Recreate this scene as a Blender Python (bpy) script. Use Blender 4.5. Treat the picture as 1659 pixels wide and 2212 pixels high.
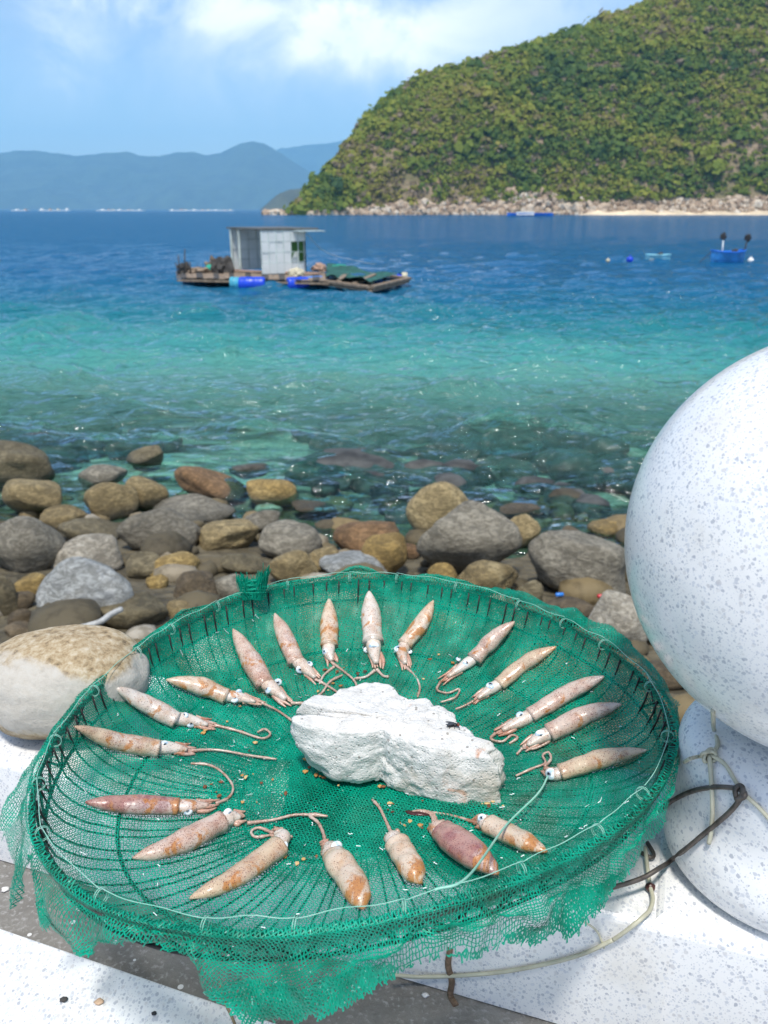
import bpy, bmesh, math, random
import numpy as np
from mathutils import Vector, Matrix
from mathutils.bvhtree import BVHTree

for o in list(bpy.data.objects):
    bpy.data.objects.remove(o, do_unlink=True)
SC = bpy.context.scene
COL = SC.collection
random.seed(7)
rng = np.random.default_rng(7)

# ------------------------------------------------------------------ camera
CAM_H = 3.6                      # eye height above the sea (sea level is z = 0)
FPX, IMG_W, IMG_H = 1850.0, 1659.0, 2212.0
PITCH = math.atan((IMG_H / 2 - 452.0) / FPX)
cd = bpy.data.cameras.new('camera')
cam = bpy.data.objects.new('camera', cd)
COL.objects.link(cam)
cam.location = (0, 0, CAM_H)
cam.rotation_euler = (math.pi / 2 - PITCH, 0, 0)
cd.sensor_fit = 'VERTICAL'
cd.sensor_height = 36.0
cd.sensor_width = 27.0
cd.lens = FPX / IMG_H * 36.0
cd.clip_start = 0.01
cd.clip_end = 30000
cd.dof.use_dof = True
cd.dof.focus_distance = 0.70
cd.dof.aperture_fstop = 14.0
SC.camera = cam
SC.render.resolution_x, SC.render.resolution_y = 768, 1024

# ------------------------------------------------------------------ sky and sun
SUN_DIR = Vector((-0.06, -0.40, 0.91)).normalized()
SUN_EL = math.asin(SUN_DIR.z)
SUN_AZ = math.atan2(SUN_DIR.x, SUN_DIR.y)
world = bpy.data.worlds.new('World')
SC.world = world
world.use_nodes = True
wt = world.node_tree
for n in list(wt.nodes):
    wt.nodes.remove(n)


class G:
    """small helper to write node graphs"""
    def __init__(s, nt):
        s.nt = nt

    def n(s, typ, props=None, **ins):
        nd = s.nt.nodes.new(typ)
        for k, v in (props or {}).items():
            setattr(nd, k, v)
        for k, v in ins.items():
            key = int(k[1:]) if k[0] == 'i' and k[1:].isdigit() else k.replace('_', ' ')
            s.put(nd.inputs[key], v)
        return nd

    def put(s, sock, v):
        if isinstance(v, bpy.types.NodeSocket):
            s.nt.links.new(v, sock)
        elif isinstance(v, bpy.types.Node):
            s.nt.links.new(v.outputs[0], sock)
        else:
            if hasattr(sock.default_value, '__len__') and not hasattr(v, '__len__'):
                v = (v,) * len(sock.default_value)
            if hasattr(v, '__len__') and len(sock.default_value) == 4 and len(v) == 3:
                v = (*v, 1.0)
            sock.default_value = v

    def math(s, op, a, b=None, c=None, clamp=False):
        nd = s.nt.nodes.new('ShaderNodeMath')
        nd.operation = op
        nd.use_clamp = clamp
        for i, v in enumerate((a, b, c)):
            if v is not None:
                s.put(nd.inputs[i], v)
        return nd.outputs[0]

    def ramp(s, fac, stops, interp='LINEAR'):
        nd = s.nt.nodes.new('ShaderNodeValToRGB')
        nd.color_ramp.interpolation = interp
        el = nd.color_ramp.elements
        while len(el) < len(stops):
            el.new(0.5)
        for e, (p, c) in zip(el, stops):
            e.position = p
            e.color = (*c, 1.0) if hasattr(c, '__len__') else (c, c, c, 1.0)
        s.put(nd.inputs[0], fac)
        return nd.outputs[0]

    def mix(s, fac, a, b, blend='MIX'):
        nd = s.nt.nodes.new('ShaderNodeMix')
        nd.data_type = 'RGBA'
        nd.blend_type = blend
        s.put(nd.inputs['Factor'], fac)
        s.put(nd.inputs[6], a)
        s.put(nd.inputs[7], b)
        return nd.outputs[2]

    def noise(s, vec, scale, detail=4, rough=0.55, dist=0.0):
        return s.n('ShaderNodeTexNoise', None, Vector=vec, Scale=scale, Detail=detail, Roughness=rough, Distortion=dist).outputs['Fac']

    def voro(s, vec, scale, feature='F1', rand=1.0):
        return s.n('ShaderNodeTexVoronoi', {'feature': feature}, Vector=vec, Scale=scale, Randomness=rand)

    def smooth(s, v, lo, hi):
        nd = s.n('ShaderNodeMapRange', {'interpolation_type': 'SMOOTHSTEP'}, Value=v)
        nd.inputs['From Min'].default_value = lo
        nd.inputs['From Max'].default_value = hi
        return nd.outputs[0]


g = G(wt)
sky = g.n('ShaderNodeTexSky', {'sky_type': 'NISHITA', 'sun_disc': False, 'sun_elevation': SUN_EL, 'sun_rotation': SUN_AZ,
                               'altitude': 0.0, 'air_density': 1.0, 'dust_density': 1.2, 'ozone_density': 2.0})
tc = g.n('ShaderNodeTexCoord')
sep = g.n('ShaderNodeSeparateXYZ', None, Vector=tc.outputs['Generated'])
den = g.math('ADD', g.math('MAXIMUM', sep.outputs[2], 0.0), 0.12)
flat = g.n('ShaderNodeCombineXYZ', None, X=g.math('DIVIDE', sep.outputs[0], den), Y=g.math('DIVIDE', sep.outputs[1], den), Z=0.0)
cl1 = g.noise(flat, 1.15, 7, 0.56, 0.35)
cl2 = g.noise(flat, 0.45, 3, 0.5, 0.0)


def sky_dir(x, y):
    a, b = (x - IMG_W / 2) / FPX, -(y - IMG_H / 2) / FPX
    return Vector((a, math.cos(PITCH) + b * math.sin(PITCH), -math.sin(PITCH) + b * math.cos(PITCH))).normalized()


dens = g.math('MULTIPLY_ADD', cl1, 1.0, g.math('MULTIPLY', cl2, 0.45))
wisp = g.n('ShaderNodeTexNoise', None, Vector=tc.outputs['Generated'], Scale=9.0, Detail=6.0, Roughness=0.6, Distortion=0.6)
warp = g.n('ShaderNodeVectorMath', {'operation': 'MULTIPLY_ADD'})
g.put(warp.inputs[0], wisp.outputs['Color'])
warp.inputs[1].default_value = (0.16, 0.16, 0.10)
g.put(warp.inputs[2], tc.outputs['Generated'])
acc = None
for (cx, cy, wx, wy, k) in ((770, 85, .060, .022, .85), (500, 30, .075, .018, .62), (255, 0, .04, .014, .6), (185, 100, .022, .020, .40),
                            (960, 95, .07, .03, .35), (1130, 20, .14, .035, .40), (620, 110, .22, .045, .30)):
    d = sky_dir(cx, cy) + Vector((.08, .08, .05))
    sub = g.n('ShaderNodeVectorMath', {'operation': 'SUBTRACT'})
    g.put(sub.inputs[0], warp)
    sub.inputs[1].default_value = d
    sc_ = g.n('ShaderNodeVectorMath', {'operation': 'MULTIPLY'})
    g.put(sc_.inputs[0], sub)
    sc_.inputs[1].default_value = (1 / wx, 0.5 / wx, 1 / wy)
    ln = g.n('ShaderNodeVectorMath', {'operation': 'LENGTH'})
    g.put(ln.inputs[0], sc_)
    r2 = g.math('MULTIPLY', ln.outputs['Value'], ln.outputs['Value'])
    e = g.math('MULTIPLY', g.math('EXPONENT', g.math('MULTIPLY', r2, -0.7)), k)
    acc = e if acc is None else g.math('ADD', acc, e)
blob = g.math('MULTIPLY', acc, g.smooth(wisp.outputs['Fac'], 0.22, 0.62))
high = g.smooth(sep.outputs[2], 0.27, 0.50)
layer = g.math('MULTIPLY', g.smooth(dens, 0.60, 0.92), g.math('MULTIPLY', high, 0.55))
cmask = g.math('MINIMUM', g.math('ADD', blob, layer), 1.0)
sky_c = g.mix(1.0, sky.outputs[0], (1.00, 1.11, 1.20), 'MULTIPLY')
cl_c = g.mix(g.smooth(wisp.outputs['Fac'], 0.35, 0.7), (8.3, 8.8, 9.6), (10.4, 10.3, 10.2))
tot = g.mix(cmask, sky_c, cl_c)
bg = g.n('ShaderNodeBackground', None, Color=tot, Strength=0.10)
wo = g.n('ShaderNodeOutputWorld', None, Surface=bg.outputs[0])

sd = bpy.data.lights.new('sun', 'SUN')
sun = bpy.data.objects.new('sun', sd)
COL.objects.link(sun)
sd.energy = 2.6
sd.angle = math.radians(7.0)
sd.color = (1.0, 0.955, 0.88)
sun.rotation_euler = (-SUN_DIR).to_track_quat('-Z', 'Y').to_euler()

SC.view_settings.view_transform = 'Standard'
SC.view_settings.look = 'None'
SC.view_settings.exposure = 0.60
SC.view_settings.gamma = 1.0
SC.view_settings.use_curve_mapping = False
SC.render.engine = 'CYCLES'
SC.cycles.use_denoising = True
SC.cycles.max_bounces = 8
SC.cycles.transparent_max_bounces = 24
SC.cycles.volume_bounces = 2


# ------------------------------------------------------------------ helpers
def ray(x, y):
    a, b = (x - IMG_W / 2) / FPX, -(y - IMG_H / 2) / FPX
    return np.array([a, math.cos(PITCH) + b * math.sin(PITCH), -math.sin(PITCH) + b * math.cos(PITCH)])


EYE = np.array([0, 0, CAM_H])


def on_plane(x, y, z):
    d = ray(x, y)
    return EYE + d * ((z - CAM_H) / d[2])


def at_dist(x, y, Y):
    d = ray(x, y)
    return EYE + d * (Y / d[1])


def depth_of(p):
    p = np.asarray(p) - EYE
    return p[1] * math.cos(PITCH) - p[2] * math.sin(PITCH)


def hash3(i, j, k, seed):
    n = (i * 374761393 + j * 668265263 + k * 2147483647 + seed * 974634777) & 0xFFFFFFFF
    n = ((n ^ (n >> 13)) * 1274126177) & 0xFFFFFFFF
    n = n ^ (n >> 16)
    return (n & 0xFFFFFF) / float(0xFFFFFF)


def vnoise(P, seed=0):
    P = np.asarray(P, float)
    I = np.floor(P).astype(np.int64)
    F = P - I
    F = F * F * (3 - 2 * F)
    out = 0
    for dx in (0, 1):
        for dy in (0, 1):
            for dz in (0, 1):
                w = (F[..., 0] if dx else 1 - F[..., 0]) * (F[..., 1] if dy else 1 - F[..., 1]) * (F[..., 2] if dz else 1 - F[..., 2])
                out = out + w * hash3(I[..., 0] + dx, I[..., 1] + dy, I[..., 2] + dz, seed)
    return out * 2 - 1


def fbm(P, seed=0, oct=4, gain=0.5):
    P = np.asarray(P, float)
    s, a = 0, 1.0
    for o in range(oct):
        s = s + a * vnoise(P * (2 ** o) + o * 17.3, seed + o)
        a *= gain
    return s


def origin_of(o):
    v = np.zeros(3)
    while o is not None:
        v += np.array(o.location)
        o = o.parent
    return v


def mesh(name, V, F, mat=None, parent=None, smooth=True, loc=None):
    """V in world coordinates; the object's origin is its parent's, or loc"""
    V = np.asarray(V, float)
    off = origin_of(parent) if parent is not None else np.array(loc if loc is not None else (0, 0, 0), float)
    me = bpy.data.meshes.new(name)
    me.from_pydata((V - off).tolist(), [], F.tolist() if isinstance(F, np.ndarray) else F)
    if smooth:
        me.polygons.foreach_set('use_smooth', np.ones(len(me.polygons), dtype=bool))
    me.update()
    o = bpy.data.objects.new(name, me)
    COL.objects.link(o)
    if parent is not None:
        o.parent = parent
    else:
        o.location = off
    if mat is not None:
        me.materials.append(mat)
    return o


def tag(o, label=None, cat=None, group=None, kind=None):
    for k, v in (('label', label), ('category', cat), ('group', group), ('kind', kind)):
        if v:
            o[k] = v
    return o


def thing(name, loc, label, cat, group=None):
    o = bpy.data.objects.new(name, None)
    COL.objects.link(o)
    o.location = loc
    o.empty_display_size = 0.05
    return tag(o, label, cat, group)


def merge(parts):
    V, F, n = [], [], 0
    for v, f in parts:
        V.append(np.asarray(v, float))
        F += [[i + n for i in q] for q in (f.tolist() if isinstance(f, np.ndarray) else f)]
        n += len(v)
    return np.concatenate(V), F


def frame_along(P):
    P = np.asarray(P, float)
    T = np.gradient(P, axis=0)
    T /= np.linalg.norm(T, axis=1)[:, None] + 1e-12
    return T


def tube(P, R, n=8, flat=1.0, up=(0, 0, 1), caps=True, ref=None):
    """tapered tube through P; flat squashes it along up"""
    P = np.asarray(P, float)
    R = np.broadcast_to(np.asarray(R, float), (len(P),))
    T = frame_along(P)
    U = np.array(up, float)
    side = np.cross(T, U)
    bad = np.linalg.norm(side, axis=1) < 0.15
    if bad.any():
        side[bad] = np.cross(T[bad], np.array([1.0, 0.13, 0.0]))
    side /= np.linalg.norm(side, axis=1)[:, None]
    for i in range(1, len(side)):
        if side[i] @ side[i - 1] < 0:
            side[i] = -side[i]
    nor = np.cross(side, T)
    a = np.linspace(0, 2 * math.pi, n, endpoint=False)
    V = (P[:, None] + R[:, None, None] * (np.cos(a)[None, :, None] * side[:, None] + flat * np.sin(a)[None, :, None] * nor[:, None])).reshape(-1, 3)
    F = []
    for i in range(len(P) - 1):
        for k in range(n):
            F.append([i * n + k, i * n + (k + 1) % n, (i + 1) * n + (k + 1) % n, (i + 1) * n + k])
    if caps:
        m = len(V)
        V = np.concatenate([V, P[:1], P[-1:]])
        for k in range(n):
            F.append([m, (k + 1) % n, k])
            F.append([m + 1, (len(P) - 1) * n + k, (len(P) - 1) * n + (k + 1) % n])
    return V, F


def spline(P, n=40, closed=False):
    """Catmull-Rom through P"""
    P = np.asarray(P, float)
    if closed:
        Q = np.concatenate([P[-1:], P, P[:2]])
        seg = len(P)
    else:
        Q = np.concatenate([2 * P[:1] - P[1:2], P, 2 * P[-1:] - P[-2:-1]])
        seg = len(P) - 1
    t = np.linspace(0, seg, n, endpoint=not closed)
    i = np.minimum(t.astype(int), seg - 1)
    u = (t - i)[:, None]
    p0, p1, p2, p3 = Q[i], Q[i + 1], Q[i + 2], Q[i + 3]
    return 0.5 * (2 * p1 + (p2 - p0) * u + (2 * p0 - 5 * p1 + 4 * p2 - p3) * u ** 2 + (3 * p1 - p0 - 3 * p2 + p3) * u ** 3)


def ico(sub):
    bm = bmesh.new()
    bmesh.ops.create_icosphere(bm, subdivisions=sub, radius=1.0)
    V = np.array([v.co[:] for v in bm.verts])
    F = [[v.index for v in f.verts] for f in bm.faces]
    bm.free()
    return V, F


ICO = {k: ico(k) for k in (1, 2, 3, 4, 5)}


def box_between(a, b, w, h, up=(0, 0, 1)):
    """bar with rectangular section from a to b"""
    a, b = np.asarray(a, float), np.asarray(b, float)
    t = b - a
    t /= np.linalg.norm(t)
    s = np.cross(t, up)
    if np.linalg.norm(s) < 1e-3:
        s = np.array([1.0, 0, 0])
    s /= np.linalg.norm(s)
    n = np.cross(s, t)
    V = [p + s * sx * w / 2 + n * sz * h / 2 for p in (a, b) for sx, sz in ((-1, -1), (1, -1), (1, 1), (-1, 1))]
    F = [[0, 1, 2, 3], [7, 6, 5, 4], [0, 4, 5, 1], [1, 5, 6, 2], [2, 6, 7, 3], [3, 7, 4, 0]]
    return np.array(V), F


def prism(poly, z0, z1, bevel=0.0, nb=4):
    """solid from a counter-clockwise xy polygon, top edge rounded by bevel"""
    P = np.asarray(poly, float)
    n = len(P)
    c = P.mean(0)
    e = np.roll(P, -1, 0) - P
    nrm = np.stack([e[:, 1], -e[:, 0]], 1)
    nrm /= np.linalg.norm(nrm, axis=1)[:, None]
    vn_ = nrm + np.roll(nrm, 1, 0)
    vn_ /= (vn_ * nrm).sum(1)[:, None]
    rings = [(0.0, z0)]
    if bevel > 0:
        for k in range(nb + 1):
            a = k / nb * math.pi / 2
            rings.append((bevel * (1 - math.cos(a)), z1 - bevel + bevel * math.sin(a)))
    else:
        rings.append((0.0, z1))
    V = np.concatenate([np.c_[P - vn_ * ins, np.full(n, z)] for ins, z in rings])
    F = []
    for r in range(len(rings) - 1):
        for k in range(n):
            F.append([r * n + k, r * n + (k + 1) % n, (r + 1) * n + (k + 1) % n, (r + 1) * n + k])
    F.append([(len(rings) - 1) * n + k for k in range(n)])
    F.append([k for k in range(n)][::-1])
    return V, F


def lathe(prof, c, n=96):
    prof = np.asarray(prof, float)
    a = np.linspace(0, 2 * math.pi, n, endpoint=False)
    V = np.stack([c[0] + prof[:, 0][:, None] * np.cos(a), c[1] + prof[:, 0][:, None] * np.sin(a),
                  c[2] + np.repeat(prof[:, 1][:, None], n, 1)], 2).reshape(-1, 3)
    F = []
    for i in range(len(prof) - 1):
        for k in range(n):
            F.append([i * n + k, i * n + (k + 1) % n, (i + 1) * n + (k + 1) % n, (i + 1) * n + k])
    return V, F


# ------------------------------------------------------------------ materials
def new_mat(name):
    m = bpy.data.materials.new(name)
    m.use_nodes = True
    m.node_tree.nodes.clear()
    q = G(m.node_tree)
    q.coord = q.n('ShaderNodeTexCoord').outputs['Object']
    return m, q


def finish(q, shader, disp=None):
    o = q.n('ShaderNodeOutputMaterial', None, Surface=shader)
    return o


def principled(q, color, rough=0.6, bump=None, bstr=0.3, bdist=0.01, **kw):
    p = q.n('ShaderNodeBsdfPrincipled', None, Base_Color=color, Roughness=rough)
    for k, v in kw.items():
        q.put(p.inputs[k.replace('_', ' ')], v)
    if bump is not None:
        b = q.n('ShaderNodeBump', None, Height=bump, Strength=bstr, Distance=bdist)
        q.nt.links.new(b.outputs[0], p.inputs['Normal'])
    return p.outputs[0]


def simple(name, col, rough=0.6, var=0.25, scale=8.0, metal=0.0, bump=0.2, bdist=0.005, **kw):
    m, q = new_mat(name)
    n1 = q.noise(q.coord, scale, 5, 0.6)
    c = q.mix(q.smooth(n1, 0.3, 0.7), tuple(x * (1 - var) for x in col), tuple(min(1, x * (1 + var)) for x in col))
    finish(q, principled(q, c, rough, n1, bump, bdist, Metallic=metal, **kw))
    return m


def terrazzo(name, base=(0.78, 0.77, 0.755), scale=360.0, rough=0.28):
    m, q = new_mat(name)
    wob = q.n('ShaderNodeTexNoise', None, Vector=q.coord, Scale=scale * 0.9, Detail=2.0)
    wv = q.n('ShaderNodeVectorMath', {'operation': 'MULTIPLY_ADD'})
    q.put(wv.inputs[0], wob.outputs['Color'])
    wv.inputs[1].default_value = (0.9 / scale,) * 3
    q.put(wv.inputs[2], q.coord)
    col = base
    big = q.noise(q.coord, 9.0, 4, 0.6)
    col = q.mix(q.smooth(big, 0.35, 0.75), base, tuple(x * k for x, k in zip(base, (0.90, 0.91, 0.92))))
    for k, (sc, lo, hi, dark, light) in enumerate(((scale, 0.10, 0.62, (0.30, 0.32, 0.38), (0.60, 0.62, 0.66)),
                                                   (scale * 1.9, 0.12, 0.55, (0.42, 0.44, 0.48), (0.66, 0.67, 0.70)),
                                                   (scale * 0.62, 0.05, 0.42, (0.50, 0.49, 0.50), (0.68, 0.67, 0.66)))):
        mp = q.n('ShaderNodeMapping', None, Vector=wv)
        mp.inputs['Location'].default_value = (3.1 * k, 1.7 * k, 0.9 * k)
        mp.inputs['Rotation'].default_value = (0.4 * k, 0.7 * k, 1.1 * k)
        mp.inputs['Scale'].default_value = (1.0, 0.72, 0.85)
        v = q.voro(mp, sc)
        s2 = q.n('ShaderNodeSeparateColor', None, Color=v.outputs['Color'])
        thr = q.math('MULTIPLY_ADD', s2.outputs[0], hi - lo, lo)
        thr = q.math('MULTIPLY', thr, q.math('GREATER_THAN', s2.outputs[2], 0.30))
        mask = q.math('MULTIPLY', q.math('SUBTRACT', thr, v.outputs['Distance']), 9.0, clamp=True)
        chip = q.mix(s2.outputs[1], dark, light)
        col = q.mix(q.math('MULTIPLY', mask, 0.78), col, chip)
    stain = q.smooth(q.noise(q.coord, 6.5, 7, 0.68), 0.54, 0.72)
    col = q.mix(q.math('MULTIPLY', stain, 0.38), col, (0.55, 0.50, 0.42))
    rg = q.math('MULTIPLY_ADD', big, 0.2, rough - 0.08)
    finish(q, principled(q, col, rg, q.noise(q.coord, 260, 3), 0.06, 0.002))
    return m


M_TERR = terrazzo('terrazzo_white')
M_TERR2 = terrazzo('terrazzo_fine', (0.78, 0.78, 0.775), 360.0, 0.32)
M_BALL = terrazzo('terrazzo_ball', (0.79, 0.78, 0.765), 460.0, 0.16)


def concrete():
    m, q = new_mat('grey_concrete')
    n1 = q.noise(q.coord, 14.0, 8, 0.65)
    n2 = q.noise(q.coord, 240.0, 4, 0.6)
    c = q.ramp(n1, [(0.25, (0.10, 0.092, 0.082)), (0.5, (0.185, 0.175, 0.16)), (0.75, (0.27, 0.26, 0.245))])
    c = q.mix(q.smooth(n2, 0.52, 0.7), c, (0.30, 0.29, 0.28))
    v = q.voro(q.coord, 90.0)
    sp = q.n('ShaderNodeSeparateColor', None, Color=v.outputs['Color'])
    w = q.math('MULTIPLY', q.math('LESS_THAN', v.outputs['Distance'], 0.22), q.math('GREATER_THAN', sp.outputs[0], 0.93))
    c = q.mix(w, c, (0.62, 0.62, 0.62))
    c = q.mix(q.smooth(q.noise(q.coord, 7.0, 3), 0.62, 0.70), c, (0.17, 0.11, 0.075))
    finish(q, principled(q, c, 0.88, q.math('ADD', n1, n2), 0.5, 0.004))
    return m


M_CONC = concrete()


def rock_mat(name, a, b, c, scale=3.0, wet=False):
    m, q = new_mat(name)
    info = q.n('ShaderNodeObjectInfo')
    off = q.n('ShaderNodeVectorMath', {'operation': 'ADD'})
    q.put(off.inputs[0], q.coord)
    cx = q.n('ShaderNodeCombineXYZ', None, X=q.math('MULTIPLY', info.outputs['Random'], 37.0), Y=q.math('MULTIPLY', info.outputs['Random'], 91.0), Z=0.0)
    q.put(off.inputs[1], cx)
    n1 = q.noise(off, scale, 8, 0.62, 0.6)
    n2 = q.noise(off, scale * 9, 6, 0.7)
    n3 = q.noise(off, scale * 40, 3, 0.6)
    col = q.ramp(n1, [(0.30, a), (0.5, b), (0.72, c)])
    col = q.mix(q.smooth(n2, 0.50, 0.72), col, tuple(x * 0.50 for x in b))
    col = q.mix(q.math('MULTIPLY', q.smooth(n3, 0.55, 0.75), 0.35), col, tuple(min(1, x * 1.7) for x in b))
    col = q.mix(0.28, col, q.ramp(info.outputs['Random'], [(0.0, tuple(x * 0.5 for x in b)), (1.0, tuple(min(1, x * 1.5) for x in c))]))
    stm = q.n('ShaderNodeMapping', None, Vector=off)
    stm.inputs['Scale'].default_value = (1.0, 1.0, 2.4)
    n4 = q.noise(stm, scale * 4.0, 6, 0.72, 0.8)
    col = q.mix(q.smooth(n4, 0.42, 0.62), q.mix(1.0, col, (0.62, 0.58, 0.50), 'MULTIPLY'), q.mix(1.0, col, (1.22, 1.16, 1.05), 'MULTIPLY'))
    blot = q.smooth(q.noise(off, scale * 2.3, 5, 0.7, 1.2), 0.54, 0.64)
    col = q.mix(q.math('MULTIPLY', blot, 0.45), col, tuple(x * 0.42 for x in b))
    h = q.math('ADD', q.math('ADD', q.math('MULTIPLY', n2, 0.6), q.math('MULTIPLY', n4, 0.8)), q.math('MULTIPLY', n3, 0.3))
    # algae and damp tide line: the stones near the water are darker low down (z is above the sea)
    geo = q.n('ShaderNodeNewGeometry')
    sz = q.n('ShaderNodeSeparateXYZ', None, Vector=geo.outputs['Position'])
    tide = q.smooth(q.math('ADD', sz.outputs[2], q.math('MULTIPLY', n2, 0.12)), 0.22, 0.08)
    col = q.mix(q.math('MULTIPLY', tide, 0.6), col, (0.045, 0.042, 0.028))
    rg = q.math('MULTIPLY_ADD', tide, -0.45, 0.35 if wet else 0.8)
    finish(q, principled(q, col, rg, h, 0.8, 0.06))
    return m


ROCKM = {
    'olive': rock_mat('rock_olive', (0.085, 0.072, 0.040), (0.150, 0.128, 0.075), (0.235, 0.205, 0.135)),
    'tan': rock_mat('rock_tan', (0.165, 0.125, 0.055), (0.29, 0.225, 0.11), (0.41, 0.345, 0.205)),
    'grey': rock_mat('rock_grey', (0.115, 0.106, 0.085), (0.205, 0.193, 0.160), (0.31, 0.295, 0.255)),
    'blue': rock_mat('rock_blue_grey', (0.27, 0.30, 0.325), (0.44, 0.475, 0.505), (0.58, 0.605, 0.63)),
    'pale': rock_mat('rock_pale', (0.32, 0.295, 0.25), (0.48, 0.45, 0.39), (0.62, 0.60, 0.55)),
    'rust': rock_mat('rock_rust', (0.11, 0.075, 0.045), (0.215, 0.125, 0.060), (0.31, 0.20, 0.11)),
    'ochre': rock_mat('rock_ochre', (0.17, 0.115, 0.035), (0.32, 0.22, 0.07), (0.42, 0.325, 0.15)),
    'dark': rock_mat('rock_dark', (0.040, 0.038, 0.032), (0.080, 0.075, 0.060), (0.135, 0.125, 0.10), wet=True),
    'brown': rock_mat('rock_brown', (0.075, 0.058, 0.036), (0.140, 0.108, 0.066), (0.21, 0.17, 0.115)),
}

# ------------------------------------------------------------------ the setting: shore, sea, hills
YG = np.array([-3.0, 2.0, 4.0, 6.0, 8.0, 10.0, 12.0, 14.0, 17.0, 22.0, 30.0, 60.0])
ZG = np.array([0.95, 0.85, 0.66, 0.42, 0.14, -0.10, -0.34, -0.58, -0.95, -1.7, -3.2, -9.0])


def ground_z(x, y):
    x, y = np.asarray(x, float), np.asarray(y, float)
    z = np.interp(y + 0.10 * x, YG, ZG)
    return z + 0.10 * fbm(np.stack([x * 0.5, y * 0.5, 0 * x], -1), 3, 3)


def ground_hit(px, py):
    d = ray(px, py)
    lo = 2.0
    t = np.linspace(1.5, 70, 4000)
    P = EYE + d * t[:, None]
    below = P[:, 2] < np.maximum(np.interp(P[:, 1] + 0.10 * P[:, 0], YG, ZG), -0.04)
    return P[np.argmax(below)]


def grid_faces(nr, nc):
    i, j = np.meshgrid(np.arange(nr - 1), np.arange(nc - 1), indexing='ij')
    a = (i * nc + j).ravel()
    return np.stack([a, a + 1, a + nc + 1, a + nc], 1)


xs = np.concatenate([np.linspace(-90, -20, 40)[:-1], np.linspace(-20, 20, 200), np.linspace(20, 90, 40)[1:]])
ys = np.concatenate([np.linspace(0.9, 20, 150), np.linspace(20.5, 60, 40)])
X, Y = np.meshgrid(xs, ys)
m, q = new_mat('shore_ground')
geo = q.n('ShaderNodeNewGeometry')
n1 = q.noise(geo.outputs['Position'], 1.3, 6, 0.6)
v = q.voro(geo.outputs['Position'], 9.0)
vc = q.n('ShaderNodeSeparateColor', None, Color=v.outputs['Color'])
c = q.ramp(n1, [(0.3, (0.030, 0.026, 0.016)), (0.55, (0.07, 0.057, 0.032)), (0.8, (0.13, 0.11, 0.065))])
c = q.mix(q.math('MULTIPLY', vc.outputs[0], 0.5), c, (0.20, 0.17, 0.11))
sz = q.n('ShaderNodeSeparateXYZ', None, Vector=geo.outputs['Position'])
sand = q.smooth(sz.outputs[2], -0.05, -0.45)
c = q.mix(q.math('MULTIPLY', sand, q.smooth(q.noise(geo.outputs['Position'], 0.75, 6, 0.65, 0.6), 0.40, 0.60)), c, (0.50, 0.56, 0.46))
finish(q, principled(q, c, 0.85, v.outputs['Distance'], 0.8, 0.06))
tag(mesh('ground', np.stack([X, Y, ground_z(X, Y)], 2).reshape(-1, 3), grid_faces(*X.shape), m), kind='structure')

# --- sea: one sheet with real waves near the shore; its colour follows the depth of the water
drow = np.concatenate([np.geomspace(0.45, 8, 60), np.linspace(8, 640, 520)[1:], np.linspace(640, 1000, 60)[1:]])[::-1]
tg_ = np.tan(PITCH - np.arctan((IMG_H / 2 - 452.0 - drow) / FPX))
yy = np.minimum(CAM_H / tg_, 14400.0)
aa = np.concatenate([-np.geomspace(7.0, 0.5, 44)[:-1], np.linspace(-0.5, 0.5, 470), np.geomspace(0.5, 7.0, 44)[1:]])
nr, nc = len(yy), len(aa)
Yw, Aw = np.meshgrid(yy, aa, indexing='ij')
Xw = np.clip(Aw * Yw, -8100, 8100)
Zw = np.zeros_like(Xw)
dsp = np.gradient(yy)[:, None] + 0 * Xw
dxs = np.abs(np.gradient(aa))[None, :] * Yw
wr = np.random.default_rng(11)
WAVE = 0.0080
for k in range(64):
    lam = 0.32 * (5.0 / 0.32) ** (k / 63)
    th = math.radians(258 + wr.normal(0, 27))
    kx, ky = math.cos(th) * 2 * math.pi / lam, math.sin(th) * 2 * math.pi / lam
    step = np.maximum(dsp * abs(math.sin(th)), dxs * abs(math.cos(th)))      # only waves the mesh can carry
    res = np.clip(1.6 - step * 3.4 / lam, 0, 1)
    env = 0.6 + 0.8 * np.clip(np.sin(0.9 * kx / 6 * Xw + ky / 7 * Yw + wr.uniform(0, 6.28)), 0, 1)
    Zw += res * env * WAVE * lam * (0.5 / lam) ** 0.25 * np.sin(kx * Xw + ky * Yw + wr.uniform(0, 6.28) + 1.5 * np.sin(0.31 * Xw + 0.17 * Yw + k) / max(lam, .6))
Zw = Zw + 1.2 * Zw * np.abs(Zw) / 0.12
Zw *= np.clip((Yw - 6) / 8, 0.45, 1)
m, q = new_mat('sea_water')
geo = q.n('ShaderNodeNewGeometry')
pos = geo.outputs['Position']
sp = q.n('ShaderNodeSeparateXYZ', None, Vector=pos)
shore = q.math('MULTIPLY_ADD', sp.outputs[0], 0.10, sp.outputs[1])
patch = q.noise(pos, 0.16, 4, 0.55)
sea_y = q.math('MULTIPLY_ADD', q.math('SUBTRACT', patch, 0.5), 9.0, shore)
near_deep = q.smooth(sea_y, 13.0, 56.0)
colr = q.ramp(near_deep, [(0.0, (0.120, 0.31, 0.25)), (0.12, (0.050, 0.245, 0.225)), (0.32, (0.010, 0.150, 0.180)), (0.60, (0.005, 0.108, 0.190)), (1.0, (0.004, 0.088, 0.200))])
far = q.smooth(shore, 200.0, 900.0)
colr = q.mix(q.math('MULTIPLY', far, 0.6), colr, (0.004, 0.080, 0.185))
mapn = q.n('ShaderNodeMapping', None, Vector=pos)
mapn.inputs['Scale'].default_value = (0.50, 1.0, 1.0)
mapn.inputs['Rotation'].default_value = (0, 0, math.radians(-12))
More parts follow.
